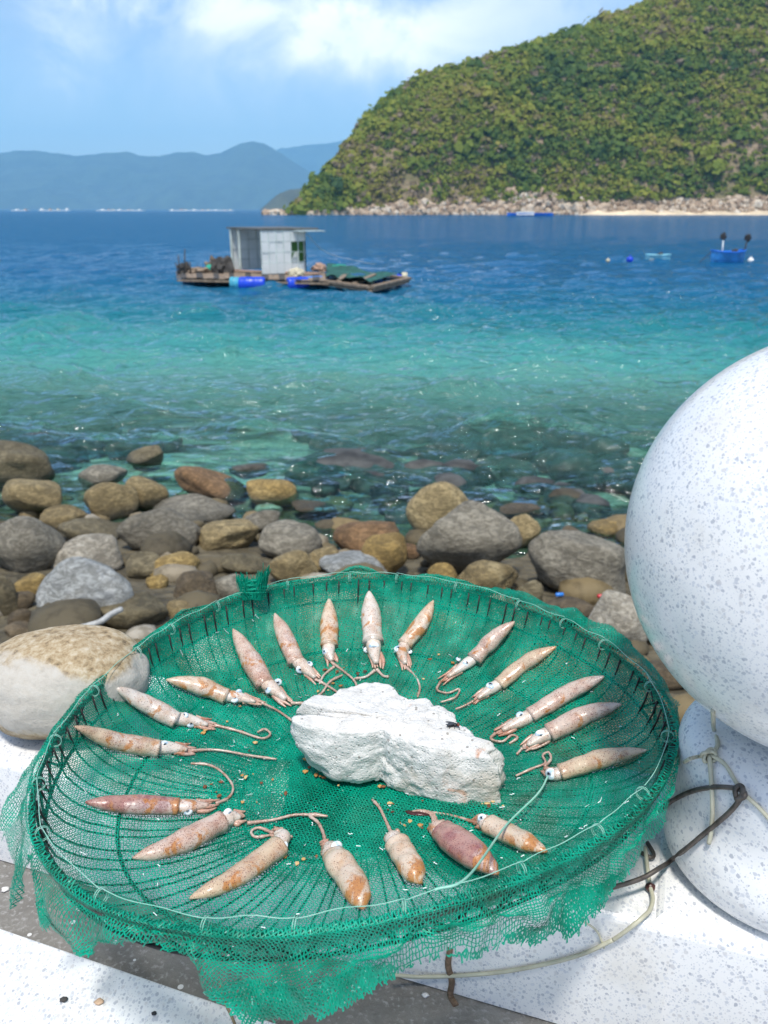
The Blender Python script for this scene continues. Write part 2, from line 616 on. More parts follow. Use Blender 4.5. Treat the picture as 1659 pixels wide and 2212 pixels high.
b1 = q.noise(mapn, 2.8, 3, 0.55, 0.3)
b2 = q.noise(mapn, 0.75, 2, 0.5, 0.3)
b3 = q.noise(mapn, 7.0, 3, 0.6, 0.3)
b4 = q.noise(mapn, 0.16, 3, 0.5)
hgt = q.math('ADD', q.math('MULTIPLY', b1, 0.20), q.math('ADD', q.math('MULTIPLY', b2, 0.35), q.math('MULTIPLY', b3, 0.035)))
hgt = q.math('MULTIPLY_ADD', b4, 0.6, hgt)
bump = q.n('ShaderNodeBump', None, Height=hgt, Strength=1.0, Distance=1.7)
fres = q.n('ShaderNodeFresnel', None, IOR=1.33, Normal=bump.outputs[0])
dif = q.n('ShaderNodeBsdfDiffuse', None, Color=colr, Normal=bump.outputs[0])
tra = q.n('ShaderNodeBsdfTransparent', None, Color=(0.58, 0.90, 0.86))
opac = q.smooth(q.math('MULTIPLY_ADD', q.math('SUBTRACT', patch, 0.5), 3.0, shore), 10.0, 24.0)
body = q.n('ShaderNodeMixShader', None, i0=opac, i1=tra.outputs[0], i2=dif.outputs[0])
glo = q.n('ShaderNodeBsdfGlossy', None, Color=(0.92, 0.96, 1.0), Roughness=0.06, Normal=bump.outputs[0])
fac = q.math('MULTIPLY', fres.outputs[0], 0.92)
sh = q.n('ShaderNodeMixShader', None, i0=fac, i1=body.outputs[0], i2=glo.outputs[0])
finish(q, sh.outputs[0])
tag(mesh('sea', np.stack([Xw, Yw, Zw], 2).reshape(-1, 3), grid_faces(nr, nc), m), kind='structure')


# --- the wooded hill on the right
sil = np.array([(636, 452.5), (655, 446), (672, 424), (700, 388), (745, 332), (790, 276), (850, 222), (905, 186), (960, 164), (1040, 138), (1110, 117), (1190, 93),
                (1300, 58), (1385, 20), (1480, -28), (1560, -66), (1659, -105), (1800, -150), (2000, -195), (2400, -220), (2900, -180)], float)
HY0 = 600.0
m_soil, q = new_mat('hill_soil')
n1 = q.noise(q.coord, 0.03, 6, 0.65)
c = q.ramp(n1, [(0.35, (0.13, 0.125, 0.045)), (0.52, (0.25, 0.19, 0.11)), (0.70, (0.40, 0.285, 0.195))])
finish(q, principled(q, c, 0.95, q.noise(q.coord, 0.15, 5, 0.7), 1.0, 4.0))


def hill_point(px, s):
    """px: column in the picture, s: 0 shore .. 1 ridge .. 2 behind"""
    px, s = np.asarray(px, float), np.asarray(s, float)
    ysil = np.interp(px, sil[:, 0], sil[:, 1])
    b = -(ysil - IMG_H / 2) / FPX
    el = (-math.sin(PITCH) + b * math.cos(PITCH)) / (math.cos(PITCH) + b * math.sin(PITCH))
    el = np.maximum(el, 0.0)
    a = (px - IMG_W / 2) / FPX / (math.cos(PITCH) + b * math.sin(PITCH) * 0 + (651 / FPX) * math.sin(PITCH))
    a = (px - IMG_W / 2) / FPX / (math.cos(PITCH) + b * math.sin(PITCH))
    slope = 1.25
    Yr = HY0 / np.maximum(1 - slope * el, 0.3)
    Zr = el * Yr + CAM_H
    Yv = HY0 + s * (Yr - HY0) + 30 * (s > 1) * (s - 1)
    prof = np.where(s <= 1, np.sin(np.clip(s, 0, 1) * math.pi / 2) ** 0.92, np.cos(np.clip(s - 1, 0, 1) * math.pi / 2))
    ao = (px - IMG_W / 2) / FPX / (math.cos(PITCH) + ((IMG_H / 2 - 452) / FPX) * math.sin(PITCH))
    X_ = (a * np.minimum(s, 1) + ao * (1 - np.minimum(s, 1))) * Yv
    rel = np.clip(s * 4, 0, 1) * np.clip((1 - s) * 2.2, 0, 1) * np.clip(Zr / 80, 0, 1)
    gully = fbm(np.stack([X_ / 87, Yv / 175, 0 * X_], -1), 21, 4) * 17 * rel
    shore_wob = fbm(np.stack([X_ / 40, 0 * X_, 0 * X_], -1), 5, 3) * 8 * np.clip(1 - s * 3, 0, 1)
    return np.stack([X_, Yv + shore_wob + gully * 0.6, Zr * prof + gully * 0.5 + 0.2 - 2.0 * (s <= 0)], -1)


pxs = np.linspace(632, 2900, 330)
ss = np.concatenate([np.linspace(0, 1, 70), np.linspace(1.05, 2, 14)])
PX, SS = np.meshgrid(pxs, ss, indexing='ij')
hp = hill_point(PX, SS)
tag(mesh('hill', hp.reshape(-1, 3), grid_faces(*PX.shape)[:, ::-1], m_soil), kind='structure')


def scatter(name, pts, rad, tint, proto_sub, mat, seed, squash=0.75, jag=0.35, smooth=False, nproto=10):
    V0, F0 = ICO[proto_sub]
    F0 = np.array(F0)
    r = np.random.default_rng(seed)
    protos = []
    for k in range(nproto):
        d = 1 + jag * fbm(V0 * 1.6 + 9.1 * k, seed + k, 2) + 0.5 * jag * r.normal(0, 0.45, len(V0))
        protos.append(V0 * d[:, None])
    n = len(pts)
    pid = r.integers(0, nproto, n)
    ang = r.uniform(0, 6.283, n)
    PV = np.stack(protos)[pid]
    ca, sa = np.cos(ang)[:, None], np.sin(ang)[:, None]
    x = PV[..., 0] * ca - PV[..., 1] * sa
    y = PV[..., 0] * sa + PV[..., 1] * ca
    sx = r.uniform(0.8, 1.25, (n, 1))
    Vv = np.stack([x * sx, y / sx, PV[..., 2] * squash], -1) * rad[:, None, None] + pts[:, None]
    FF = (F0[None] + (np.arange(n) * len(V0))[:, None, None]).reshape(-1, 3)
    o = mesh(name, Vv.reshape(-1, 3), FF, mat, smooth=smooth)
    at = o.data.attributes.new('tint', 'FLOAT', 'POINT')
    at.data.foreach_set('value', np.repeat(tint, len(V0)).astype(np.float32))
    return o


m_leaf, q = new_mat('hill_foliage')
at = q.n('ShaderNodeAttribute', {'attribute_name': 'tint'})
c = q.ramp(at.outputs['Fac'], [(0.0, (0.060, 0.125, 0.036)), (0.22, (0.125, 0.205, 0.032)), (0.48, (0.240, 0.300, 0.036)), (0.70, (0.370, 0.385, 0.048)), (0.84, (0.385, 0.330, 0.075)), (0.9, (0.26, 0.20, 0.13)), (1.0, (0.38, 0.29, 0.21))])
nl = q.noise(q.coord, 0.8, 3, 0.7)
c = q.mix(q.smooth(nl, 0.45, 0.7), c, q.mix(1.0, c, (0.6, 0.65, 0.55), 'MULTIPLY'))
pl_ = principled(q, c, 0.8)
tl_ = q.n('ShaderNodeBsdfTranslucent', None, Color=c)
finish(q, q.n('ShaderNodeMixShader', None, i0=0.5, i1=pl_, i2=tl_.outputs[0]).outputs[0])


def leafy(name, pts, rad, tint, mat, seed, nq=30, squash=0.8):
    """bushes as clouds of leaf-clump faces, all in one mesh"""
    r = np.random.default_rng(seed)
    n = len(pts)
    d = r.normal(0, 1, (n, nq, 3))
    d[..., 2] = np.abs(d[..., 2]) * 1.0 - 0.25
    d /= np.linalg.norm(d, axis=2)[..., None]
    rr_ = r.uniform(0.72, 1.08, (n, nq, 1)) * (1 + 0.25 * np.sin(d[..., :1] * 5 + r.uniform(0, 6, (n, 1, 1))))
    c_ = d * rr_ * np.array([1, 1, squash])
    nrm = d + r.normal(0, 0.30, d.shape) + np.array([0, 0, 0.25])
    nrm /= np.linalg.norm(nrm, axis=2)[..., None]
    t1 = np.cross(nrm, r.normal(0, 1, d.shape))
    t1 /= np.linalg.norm(t1, axis=2)[..., None]
    t2 = np.cross(nrm, t1)
    sz_ = r.uniform(0.20, 0.36, (n, nq, 1))
    Q = np.stack([c_ + t1 * sz_ * a1 + t2 * sz_ * a2 for a1, a2 in ((-1, -.6), (.7, -1), (1, .7), (-.6, 1))], 2)
    V_ = (Q * rad[:, None, None, None] + pts[:, None, None]).reshape(-1, 3)
    o_ = mesh(name, V_, np.arange(len(V_)).reshape(-1, 4), mat, smooth=False)
    at_ = o_.data.attributes.new('tint', 'FLOAT', 'POINT')
    tt_ = np.clip(tint[:, None] + r.normal(0, 0.05, (n, nq)), 0, 1)
    at_.data.foreach_set('value', np.repeat(tt_.ravel(), 4).astype(np.float32))
    return o_


nb = 22000
bpx = rng.uniform(642, 1740, nb)
bs = rng.uniform(0.03, 1.10, nb)
bp = hill_point(bpx, bs)
bare = fbm(np.stack([bp[:, 0] / 57, bp[:, 2] / 40, 0 * bpx], -1), 33, 4) + np.clip((1080 - bpx) / 480, -0.4, 1) * 0.45 - bs * 0.38
keep = rng.uniform(0, 1, nb) > np.clip(bare * 1.1 + 0.02, 0, 0.82)
bp, bs_, bare = bp[keep], bs[keep], bare[keep]
rad = rng.lognormal(math.log(1.95), 0.42, len(bp)) * (1 + 0.12 * bs_)
tn = 0.48 + 0.30 * fbm(np.stack([bp[:, 0] / 30, bp[:, 2] / 20, 0 * bs_], -1), 44, 3) + rng.normal(0, 0.15, len(bp)) + np.clip(bare, 0, 1) * 0.30
tn = np.clip(tn, 0, 0.86)
dead = rng.uniform(0, 1, len(bp)) < 0.05 + 0.25 * np.clip(bare, 0, 1)
tn[dead] = rng.uniform(0.88, 1.0, dead.sum())
bp[:, 2] += rad * 0.25
o = leafy('hill_woodland', bp, rad, tn, m_leaf, 71)
tag(o, 'dense green and olive scrub woodland covering the steep hill', 'woodland', kind='stuff')

m_cliff, q = new_mat('coast_rock')
at = q.n('ShaderNodeAttribute', {'attribute_name': 'tint'})
c = q.ramp(at.outputs['Fac'], [(0.0, (0.30, 0.205, 0.135)), (0.4, (0.50, 0.365, 0.245)), (0.7, (0.60, 0.475, 0.345)), (1.0, (0.68, 0.59, 0.47))])
nn = q.noise(q.coord, 0.4, 5, 0.7)
c = q.mix(q.math('MULTIPLY', q.smooth(nn, 0.5, 0.7), 0.7), c, (0.24, 0.165, 0.12))
finish(q, principled(q, c, 0.9, nn, 0.9, 2.0))
nk = 2600
kpx = rng.uniform(568, 1800, nk)
spur = np.clip(np.interp(kpx, [560, 640, 760, 880, 960, 1080, 1180, 1250, 1290, 1400, 1800], [.35, .55, .6, .85, .75, 1.25, 1.05, 1.35, .7, .5, .5]), 0, 2)
ks = rng.uniform(-0.01, 0.055, nk) * spur
kp = hill_point(np.maximum(kpx, 645), np.maximum(ks, 0.0))
kp[:, 0] = (kpx - 829.5) / FPX / (math.cos(PITCH) + 0.352 * math.sin(PITCH)) * kp[:, 1]
kp[:, 2] = np.maximum(kp[:, 2], 0.3)
kr = rng.lognormal(math.log(1.55), 0.45, nk) * (0.55 + 0.42 * spur)
kr *= np.interp(kpx, [568, 590, 690, 790], [1.3, 2.3, 1.9, 1.0])
kr = np.minimum(kr, 3.8)
o = scatter('coast_rocks', kp, kr, rng.uniform(0, 1, nk), 1, m_cliff, 83, 0.85, 0.45)
tag(o, 'pale pink and tan rocks heaped along the foot of the hill', 'rocks', kind='stuff')

m_beach = simple('beach_sand', (0.66, 0.53, 0.36), 0.9, 0.25, 0.08, bump=0.5, bdist=1.0)
bx = np.linspace(1240, 1900, 90)
sv = np.linspace(0, 1, 8)
B = []
for x_ in bx:
    base = hill_point(np.array([x_]), np.array([0.0]))[0]
    hh = np.interp(x_, [1240, 1290, 1420, 1500, 1900], [1.0, 9.5, 9.0, 7.0, 8.0]) + 1.6 * math.sin(x_ * 0.07) + 0.9 * math.sin(x_ * 0.19)
    for s_ in sv:
        B.append((base[0], base[1] - 10 + 32 * s_, -0.4 + 0.66 * hh * s_ ** 0.8 * 1.3))
tag(mesh('beach', np.array(B), grid_faces(len(bx), len(sv))[:, ::-1], m_beach), kind='structure')


# --- far mountains
def range_(name, pts, Y0, Y1, seed, amp, col):
    pts = np.array(pts, float)
    px = np.linspace(pts[0, 0], pts[-1, 0], 260)
    ys_ = np.interp(px, pts[:, 0], pts[:, 1]) + 1.2 * fbm(np.stack([px / 16, 0 * px, 0 * px], -1), seed + 3, 3)
    b = -(ys_ - IMG_H / 2) / FPX
    el = (-math.sin(PITCH) + b * math.cos(PITCH)) / (math.cos(PITCH) + b * math.sin(PITCH))
    a = (px - IMG_W / 2) / FPX / (math.cos(PITCH) + b * math.sin(PITCH))
    ao = (px - IMG_W / 2) / FPX / (math.cos(PITCH) + ((IMG_H / 2 - 452) / FPX) * math.sin(PITCH))
    s = np.concatenate([np.linspace(0, 1, 48), np.linspace(1.1, 2, 8)])
    A, S = np.meshgrid(a, s, indexing='ij')
    Yv = Y0 + S * (Y1 - Y0)
    Zr = (el * Y1 + CAM_H)[:, None] + 0 * S
    prof = np.where(S <= 1, np.clip(S, 0, 1) ** 1.15, 2 - S)
    Xv = (A * np.minimum(S, 1) + ao[:, None] * (1 - np.minimum(S, 1))) * Yv
    rel = np.clip(S * 5, 0, 1) * np.clip((1 - S) * 2.2, 0, 1)
    gl = fbm(np.stack([Xv / 900, Yv / 1500, 0 * Xv], -1), seed, 5) * amp * rel
    Zv = np.maximum(Zr * prof + np.minimum(gl, 0.22 * Zr * (1 - np.minimum(S, 1))), 0.4)
    m_ = simple(name + '_slopes', col, 0.95, 0.35, 0.006, bump=0.8, bdist=30.0)
    return tag(mesh(name, np.stack([Xv, Yv, Zv], -1).reshape(-1, 3), grid_faces(260, len(s))[:, ::-1], m_), kind='structure')


range_('distant_mountains', [(-240, 330), (-90, 340), (0, 330), (35, 326), (70, 325), (120, 331), (165, 336), (200, 335), (235, 330), (275, 328), (300, 336), (345, 337),
                             (375, 330), (420, 328), (445, 335), (475, 331), (500, 318), (520, 309), (545, 305), (570, 310), (605, 330), (640, 352), (690, 385), (760, 430), (800, 452)],
       8600, 10400, 101, 230, (0.035, 0.055, 0.028))
range_('farther_mountains', [(520, 380), (560, 345), (600, 322), (640, 316), (680, 312), (720, 307), (745, 302), (800, 290), (860, 300), (1000, 330)], 12800, 14200, 131, 150, (0.035, 0.055, 0.03))
range_('low_headland', [(562, 452), (585, 432), (605, 416), (630, 409), (655, 404), (700, 400), (760, 420), (800, 440)], 2800, 3100, 151, 14, (0.06, 0.065, 0.035))

# --- parapet by the sea: ledge, coping, pier, slab
Z_RIM = CAM_H - 0.393
Z_COP = Z_RIM - 0.088
Z_LEDGE = Z_COP - 0.12
SL = -0.35
COPE_DIR = np.array([1.0, SL]) / math.hypot(1, SL)
COPE_N = np.array([-COPE_DIR[1], COPE_DIR[0]])         # points to the sea


def cope_front(x):
    return 0.4915 + SL * (x - 0.15)


def cope_far(x):
    return 0.898 + SL * (x + 0.4514)


AX = np.array([0.311, 0.533])                           # axis of the stone ball
s0 = AX - COPE_DIR * 0.080


def strip(x0, x1, off0, off1):
    """polygon along the parapet: off in metres seaward of the coping's front edge"""
    a, b = np.array([x0, cope_front(x0)]), np.array([x1, cope_front(x1)])
    return [a + COPE_N * off0, b + COPE_N * off0, b + COPE_N * off1, a + COPE_N * off1]


V, F = prism(strip(-3.0, 1.6, -2.2, 0.187), 0.2, Z_LEDGE)
tag(mesh('ledge', V, F, M_CONC, smooth=False), kind='structure')
COPW = 0.185
poly = [np.array([-2.4, cope_front(-2.4)]), s0 - COPE_N * (np.dot(s0 - np.array([0.15, 0.4915]), COPE_N))]
poly += [poly[1] + COPE_N * COPW, poly[0] + COPE_N * COPW]
V, F = prism(poly, Z_LEDGE + 0.002, Z_COP, 0.006, 4)
coping = mesh('coping', V, F, M_TERR, smooth=False, loc=(0, 0, Z_LEDGE))
tag(coping, 'low white terrazzo coping running diagonally under the net basket', 'wall')
pier_c = AX + COPE_N * 0.0
pp = [pier_c + COPE_DIR * i * 0.096 + COPE_N * j * 0.0895 for i, j in ((-1, -1), (1, -1), (1, 1), (-1, 1))]
post = thing('stone_post', (AX[0], AX[1], Z_LEDGE), 'white speckled terrazzo post topped by a big stone ball', 'post')
V, F = prism(pp, Z_LEDGE + 0.002, Z_COP + 0.004, 0.012, 5)
pier = mesh('pier', V, F, M_TERR, post, smooth=False)
base_prof = [(0.0, 0.004), (0.070, 0.004), (0.083, 0.007), (0.091, 0.016), (0.0945, 0.030), (0.0935, 0.046), (0.0905, 0.060), (0.0893, 0.075), (0.0903, 0.090), (0.0903, 0.102), (0.087, 0.113), (0.078, 0.121), (0.060, 0.126), (0.045, 0.128), (0.040, 0.136), (0.0, 0.14)]
bpf = spline(np.array([(r, z, 0) for r, z in base_prof]), 70)[:, :2]
bpf[:, 0] = np.maximum(bpf[:, 0], 0)
V, F = lathe(bpf, (AX[0], AX[1], Z_COP))
drum = mesh('drum', V, F, M_TERR, post)
BALL_R = 0.1445
BALL_C = np.array([AX[0], AX[1], CAM_H - 0.213])
a = np.linspace(-math.pi / 2, math.pi / 2, 64)
V, F = lathe(np.c_[BALL_R * np.cos(a), BALL_R * np.sin(a)], BALL_C, 128)
ball = mesh('ball', V, F, M_BALL, post)
# white slab in front of the grey ledge
S1 = on_plane(0, 2004, Z_LEDGE + 0.02)[:2]
S2 = on_plane(590, 2207, Z_LEDGE + 0.02)[:2]
sdv = (S2 - S1) / np.linalg.norm(S2 - S1)
sn = np.array([sdv[1], -sdv[0]])
poly = [S1 - sdv * 1.6 + sn * 0.6, S2 + sdv * 0.9 + sn * 0.6, S2 + sdv * 0.9, S1 - sdv * 1.6]
V, F = prism(poly, Z_LEDGE + 0.001, Z_LEDGE + 0.02, 0.002, 2)
slab = mesh('bench_slab', V, F, M_TERR2, smooth=False, loc=(S1[0], S1[1], Z_LEDGE))
tag(slab, 'white speckled terrazzo slab in the bottom left corner', 'slab')

# ------------------------------------------------------------------ boulders on the shore
def boulder(px, py, w, h, mat, label, seed, p=7.0, sub=4, group=None, name='boulder', nplanes=16):
    r = np.random.default_rng(seed)
    base = ground_hit(px, py + h * 0.42)
    k = depth_of(base) / FPX
    sx = w * k / 2
    sy = sx * r.uniform(0.72, 0.95)
    phi = math.atan2(CAM_H - base[2], base[1])
    hz = h * k / 2
    szz = math.sqrt(max(hz * hz - (sy * math.sin(phi)) ** 2, (0.55 * hz) ** 2)) / math.cos(phi) * 1.12
    D, F_ = ICO[sub]
    N_ = r.normal(0, 1, (nplanes, 3))
    N_ /= np.linalg.norm(N_, axis=1)[:, None]
    dist = r.uniform(0.80, 1.12, nplanes)
    q_ = np.clip(D @ N_.T, 0, None) / dist
    rad_ = (q_ ** p).sum(1) ** (-1 / p)
    rad_ = np.clip(rad_, 0.5, 1.25)
    rad_ *= 1 + 0.070 * fbm(D * 1.5 + seed, seed, 3) + 0.020 * fbm(D * 6 + seed, seed + 5, 3)
    V_ = D * rad_[:, None]
    ext = (V_.max(0) - V_.min(0)) / 2
    V_ = V_ / ext
    tilt = r.normal(0, 0.14)
    ct, st = math.cos(tilt), math.sin(tilt)
    V_ = V_ * np.array([sx, sy, szz])
    V_ = np.stack([V_[:, 0] * ct - V_[:, 2] * st, V_[:, 1], V_[:, 0] * st + V_[:, 2] * ct], 1)
    c_ = at_dist(px, py, base[1] + sy * 0.45)
    o = mesh(name, V_ + c_, F_, ROCKM[mat] if isinstance(mat, str) else mat, loc=c_ - np.array([0, 0, szz]))
    return tag(o, label, 'boulder' if w > 60 else 'rock', group)


ROCKS = [
    (22, 1000, 175, 98, 'olive', 'large dark olive boulder cut by the left picture edge, at the waterline'),
    (82, 947, 78, 34, 'dark', 'small dark wet boulder standing farthest out in the water at left'),
    (318, 985, 84, 46, 'olive', 'rounded olive brown boulder alone in the shallows left of centre'),
    (223, 1029, 104, 48, 'grey', 'grey flat boulder behind the two tan faceted ones at the water'),
    (70, 1076, 142, 88, 'tan', 'tan grey boulder below the dark one at the left edge'),
    (230, 1082, 116, 90, 'tan', 'pale tan boulder with angular faces, left of a matching one'),
    (314, 1070, 98, 74, 'tan', 'tan angular boulder with a flat top, right of its twin'),
    (453, 1051, 160, 66, 'rust', 'long red brown boulder lying at the water edge'),
    (586, 1064, 114, 58, 'ochre', 'wet yellow brown boulder at the water, right of the long red brown one'),
    (541, 1018, 84, 38, 'dark', 'low dark wet boulder in the shallows behind the yellow brown one'),
    (428, 1102, 186, 64, 'grey', 'broad flat grey brown boulder in front of the long red brown one'),
    (339, 1150, 170, 102, 'grey', 'big smooth light grey boulder left of the tan ochre one'),
    (486, 1158, 146, 74, 'tan', 'tan ochre oblong boulder in the middle of the left shore'),
    (563, 1130, 90, 54, 'grey', 'small grey tan boulder behind the tan ochre oblong one'),
    (619, 1174, 138, 80, 'grey', 'pale grey boulder with a worn side, above the net tuft'),
    (142, 1119, 100, 52, 'tan', 'low tan boulder between the left edge boulder and the angular pair'),
    (195, 1150, 142, 54, 'olive', 'flat olive tan boulder left of the big smooth light grey one'),
    (68, 1187, 166, 126, 'grey', 'large grey boulder at the left edge with a darker top'),
    (190, 1202, 154, 88, 'pale', 'whitish boulder just behind the big blue grey one'),
    (180, 1293, 214, 160, 'blue', 'big smooth blue grey boulder, nearest and largest on the left shore'),
    (382, 1220, 114, 68, 'ochre', 'ochre boulder lying slanted right of the whitish one'),
    (385, 1178, 50, 46, 'tan', 'small tan stone wedged in front of the big light grey boulder'),
    (513, 1216, 128, 54, 'olive', 'olive tan flat boulder behind the frayed net tuft'),
    (307, 1228, 86, 58, 'olive', 'dull olive boulder between the blue grey and the ochre one'),
    (423, 1268, 100, 82, 'brown', 'dark brown boulder below the ochre slanted one'),
    (630, 1229, 112, 80, 'tan', 'grey tan boulder half hidden just right of the net tuft'),
    (494, 1272, 80, 68, 'grey', 'grey boulder half hidden just left of the net tuft'),
    (283, 1333, 150, 90, 'olive', 'dark olive boulder right of the big blue grey one, above the net rim'),
    (67, 1268, 74, 54, 'ochre', 'orange tan stone touching the left side of the blue grey boulder'),
    (43, 1304, 74, 46, 'brown', 'brown stone under the orange tan one at the left'),
    (342, 1266, 48, 44, 'ochre', 'small round orange stone below the ochre slanted boulder'),
    (395, 1323, 80, 54, 'tan', 'pale tan stone just above the upper left net rim'),
    (43, 1340, 56, 40, 'brown', 'small brown olive stone near the left edge above the coping'),
    (6, 1288, 66, 96, 'olive', 'olive brown boulder cut by the left edge above the coping'),
    (60, 1370, 96, 42, 'brown', 'low brown stone right above the coping stone at left'),
    (434, 1300, 52, 36, 'pale', 'small pale stone beside the dark brown boulder'),
    (674, 1096, 104, 30, 'brown', 'flat wet brown stone awash in the shallows at centre'),
    (784, 1161, 148, 80, 'rust', 'rust brown boulder left of the two tall grey ones'),
    (956, 1106, 152, 128, 'tan', 'tall tan boulder standing behind the big round grey one'),
    (1013, 1174, 228, 160, 'grey', 'biggest round grey boulder in the middle of the shore'),
    (1125, 1100, 128, 40, 'brown', 'flat brown boulder awash behind the big round grey one'),
    (1123, 1152, 78, 74, 'tan', 'tan grey boulder tucked right behind the big round grey one'),
    (1248, 1218, 226, 142, 'grey', 'large grey boulder left of the stone ball'),
    (1308, 1139, 88, 42, 'ochre', 'orange tan boulder touching the left side of the stone ball'),
    (1240, 1155, 64, 34, 'brown', 'small brown stone left of the orange tan one by the ball'),
    (775, 1228, 154, 66, 'blue', 'pale blue white boulder just behind the far net rim'),
    (835, 1204, 104, 80, 'ochre', 'ochre tan boulder behind the pale blue white one'),
    (890, 1190, 46, 28, 'rust', 'small rust coloured stone left of the big round grey boulder'),
    (1049, 1254, 146, 86, 'tan', 'tan boulder with rusty side right behind the far net rim'),
    (953, 1242, 64, 52, 'ochre', 'small ochre stone below the big round grey boulder'),
    (1147, 1279, 66, 52, 'olive', 'mossy olive stone below the large grey boulder by the ball'),
    (1340, 1346, 140, 120, 'pale', 'mottled grey white boulder under the left side of the ball'),
    (1232, 1320, 132, 68, 'brown', 'flat dark brown boulder between net rim and mottled one'),
    (704, 1213, 84, 62, 'tan', 'tan boulder left of the pale blue white one behind the net'),
    (1424, 1458, 124, 70, 'brown', 'brown boulder in the gap between net and stone ball'),
]
for i, (x_, y_, w_, h_, mt, lb) in enumerate(ROCKS):
    boulder(x_, y_, w_, h_, mt, lb, 300 + i * 7, p=6.0 if i % 3 else 11.0, group='boulders along the shore')

# smaller stones between them, and the drowned ones under the water
npb = 430
pb = np.stack([rng.uniform(-7, 6, npb), rng.uniform(4.3, 11.5, npb)], 1)
pz_ = ground_z(pb[:, 0], pb[:, 1])
prad = rng.lognormal(math.log(0.115), 0.45, npb)
m_peb, q = new_mat('pebbles')
at = q.n('ShaderNodeAttribute', {'attribute_name': 'tint'})
n1 = q.noise(q.coord, 6.0, 6, 0.65)
c = q.ramp(at.outputs['Fac'], [(0.0, (0.04, 0.033, 0.02)), (0.4, (0.12, 0.095, 0.05)), (0.7, (0.20, 0.145, 0.065)), (0.9, (0.27, 0.23, 0.165)), (1.0, (0.42, 0.39, 0.33))])
c = q.mix(q.smooth(n1, 0.45, 0.7), c, q.mix(1.0, c, (0.5, 0.48, 0.42), 'MULTIPLY'))
finish(q, principled(q, c, 0.75, n1, 0.5, 0.03))
o = scatter('shore_stones', np.c_[pb, pz_ + prad * 0.25], prad, rng.uniform(0, 1, npb), 2, m_peb, 91, 0.62, 0.16, True)
tag(o, 'small brown and tan stones filling the gaps between the boulders', 'stones', kind='stuff')
nsb = 330
sb_ = np.stack([rng.uniform(-13, 11, nsb), rng.uniform(10.0, 17.5, nsb)], 1)
srad = rng.lognormal(math.log(0.30), 0.4, nsb)
keep = fbm(np.c_[sb_ * 0.35, np.zeros(nsb)], 9, 3) + 0.25 - (sb_[:, 1] - 10) * 0.07 > -0.1
sb_, srad = sb_[keep], srad[keep]
sz_ = ground_z(sb_[:, 0], sb_[:, 1])
top = np.minimum(sz_ + srad * 0.5, -0.03 - srad * 0.55)
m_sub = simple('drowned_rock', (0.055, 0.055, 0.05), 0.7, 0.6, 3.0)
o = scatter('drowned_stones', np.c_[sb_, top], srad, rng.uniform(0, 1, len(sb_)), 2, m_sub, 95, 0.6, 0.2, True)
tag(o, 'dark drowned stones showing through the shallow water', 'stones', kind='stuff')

# stone lying on the coping at left
m_gran, q = new_mat('granite_cobble')
n1 = q.noise(q.coord, 9.0, 6, 0.6, 0.4)
n2 = q.noise(q.coord, 130.0, 5, 0.7)
c = q.ramp(n2, [(0.3, (0.13, 0.095, 0.055)), (0.45, (0.34, 0.25, 0.14)), (0.60, (0.46, 0.38, 0.26)), (0.8, (0.58, 0.53, 0.44))])
geo = q.n('ShaderNodeNewGeometry')
sp = q.n('ShaderNodeSeparateXYZ', None, Vector=q.coord)
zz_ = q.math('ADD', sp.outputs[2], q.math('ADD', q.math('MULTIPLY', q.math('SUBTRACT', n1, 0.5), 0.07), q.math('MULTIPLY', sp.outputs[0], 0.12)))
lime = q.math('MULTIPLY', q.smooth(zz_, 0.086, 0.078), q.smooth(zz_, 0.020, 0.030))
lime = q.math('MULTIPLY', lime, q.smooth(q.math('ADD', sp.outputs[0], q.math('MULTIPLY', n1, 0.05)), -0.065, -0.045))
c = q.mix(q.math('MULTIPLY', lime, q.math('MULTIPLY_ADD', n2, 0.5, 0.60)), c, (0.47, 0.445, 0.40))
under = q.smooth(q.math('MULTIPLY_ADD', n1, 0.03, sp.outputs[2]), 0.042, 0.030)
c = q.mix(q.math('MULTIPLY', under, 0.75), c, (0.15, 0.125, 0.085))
finish(q, principled(q, c, 0.85, n2, 0.5, 0.004))
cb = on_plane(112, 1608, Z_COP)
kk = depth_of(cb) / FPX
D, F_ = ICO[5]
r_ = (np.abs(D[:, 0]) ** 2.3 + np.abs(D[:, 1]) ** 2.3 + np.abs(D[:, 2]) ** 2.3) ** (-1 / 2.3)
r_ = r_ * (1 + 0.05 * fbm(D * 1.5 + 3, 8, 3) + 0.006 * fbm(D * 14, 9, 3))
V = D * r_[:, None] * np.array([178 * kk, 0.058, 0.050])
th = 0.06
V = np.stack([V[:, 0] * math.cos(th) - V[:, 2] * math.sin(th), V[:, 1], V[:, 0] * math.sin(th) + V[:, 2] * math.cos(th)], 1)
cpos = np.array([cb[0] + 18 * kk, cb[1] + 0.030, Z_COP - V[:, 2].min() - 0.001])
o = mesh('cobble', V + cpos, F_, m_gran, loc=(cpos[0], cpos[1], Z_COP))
tag(o, 'big rounded tan and white cobble lying on the coping left of the basket', 'stone')

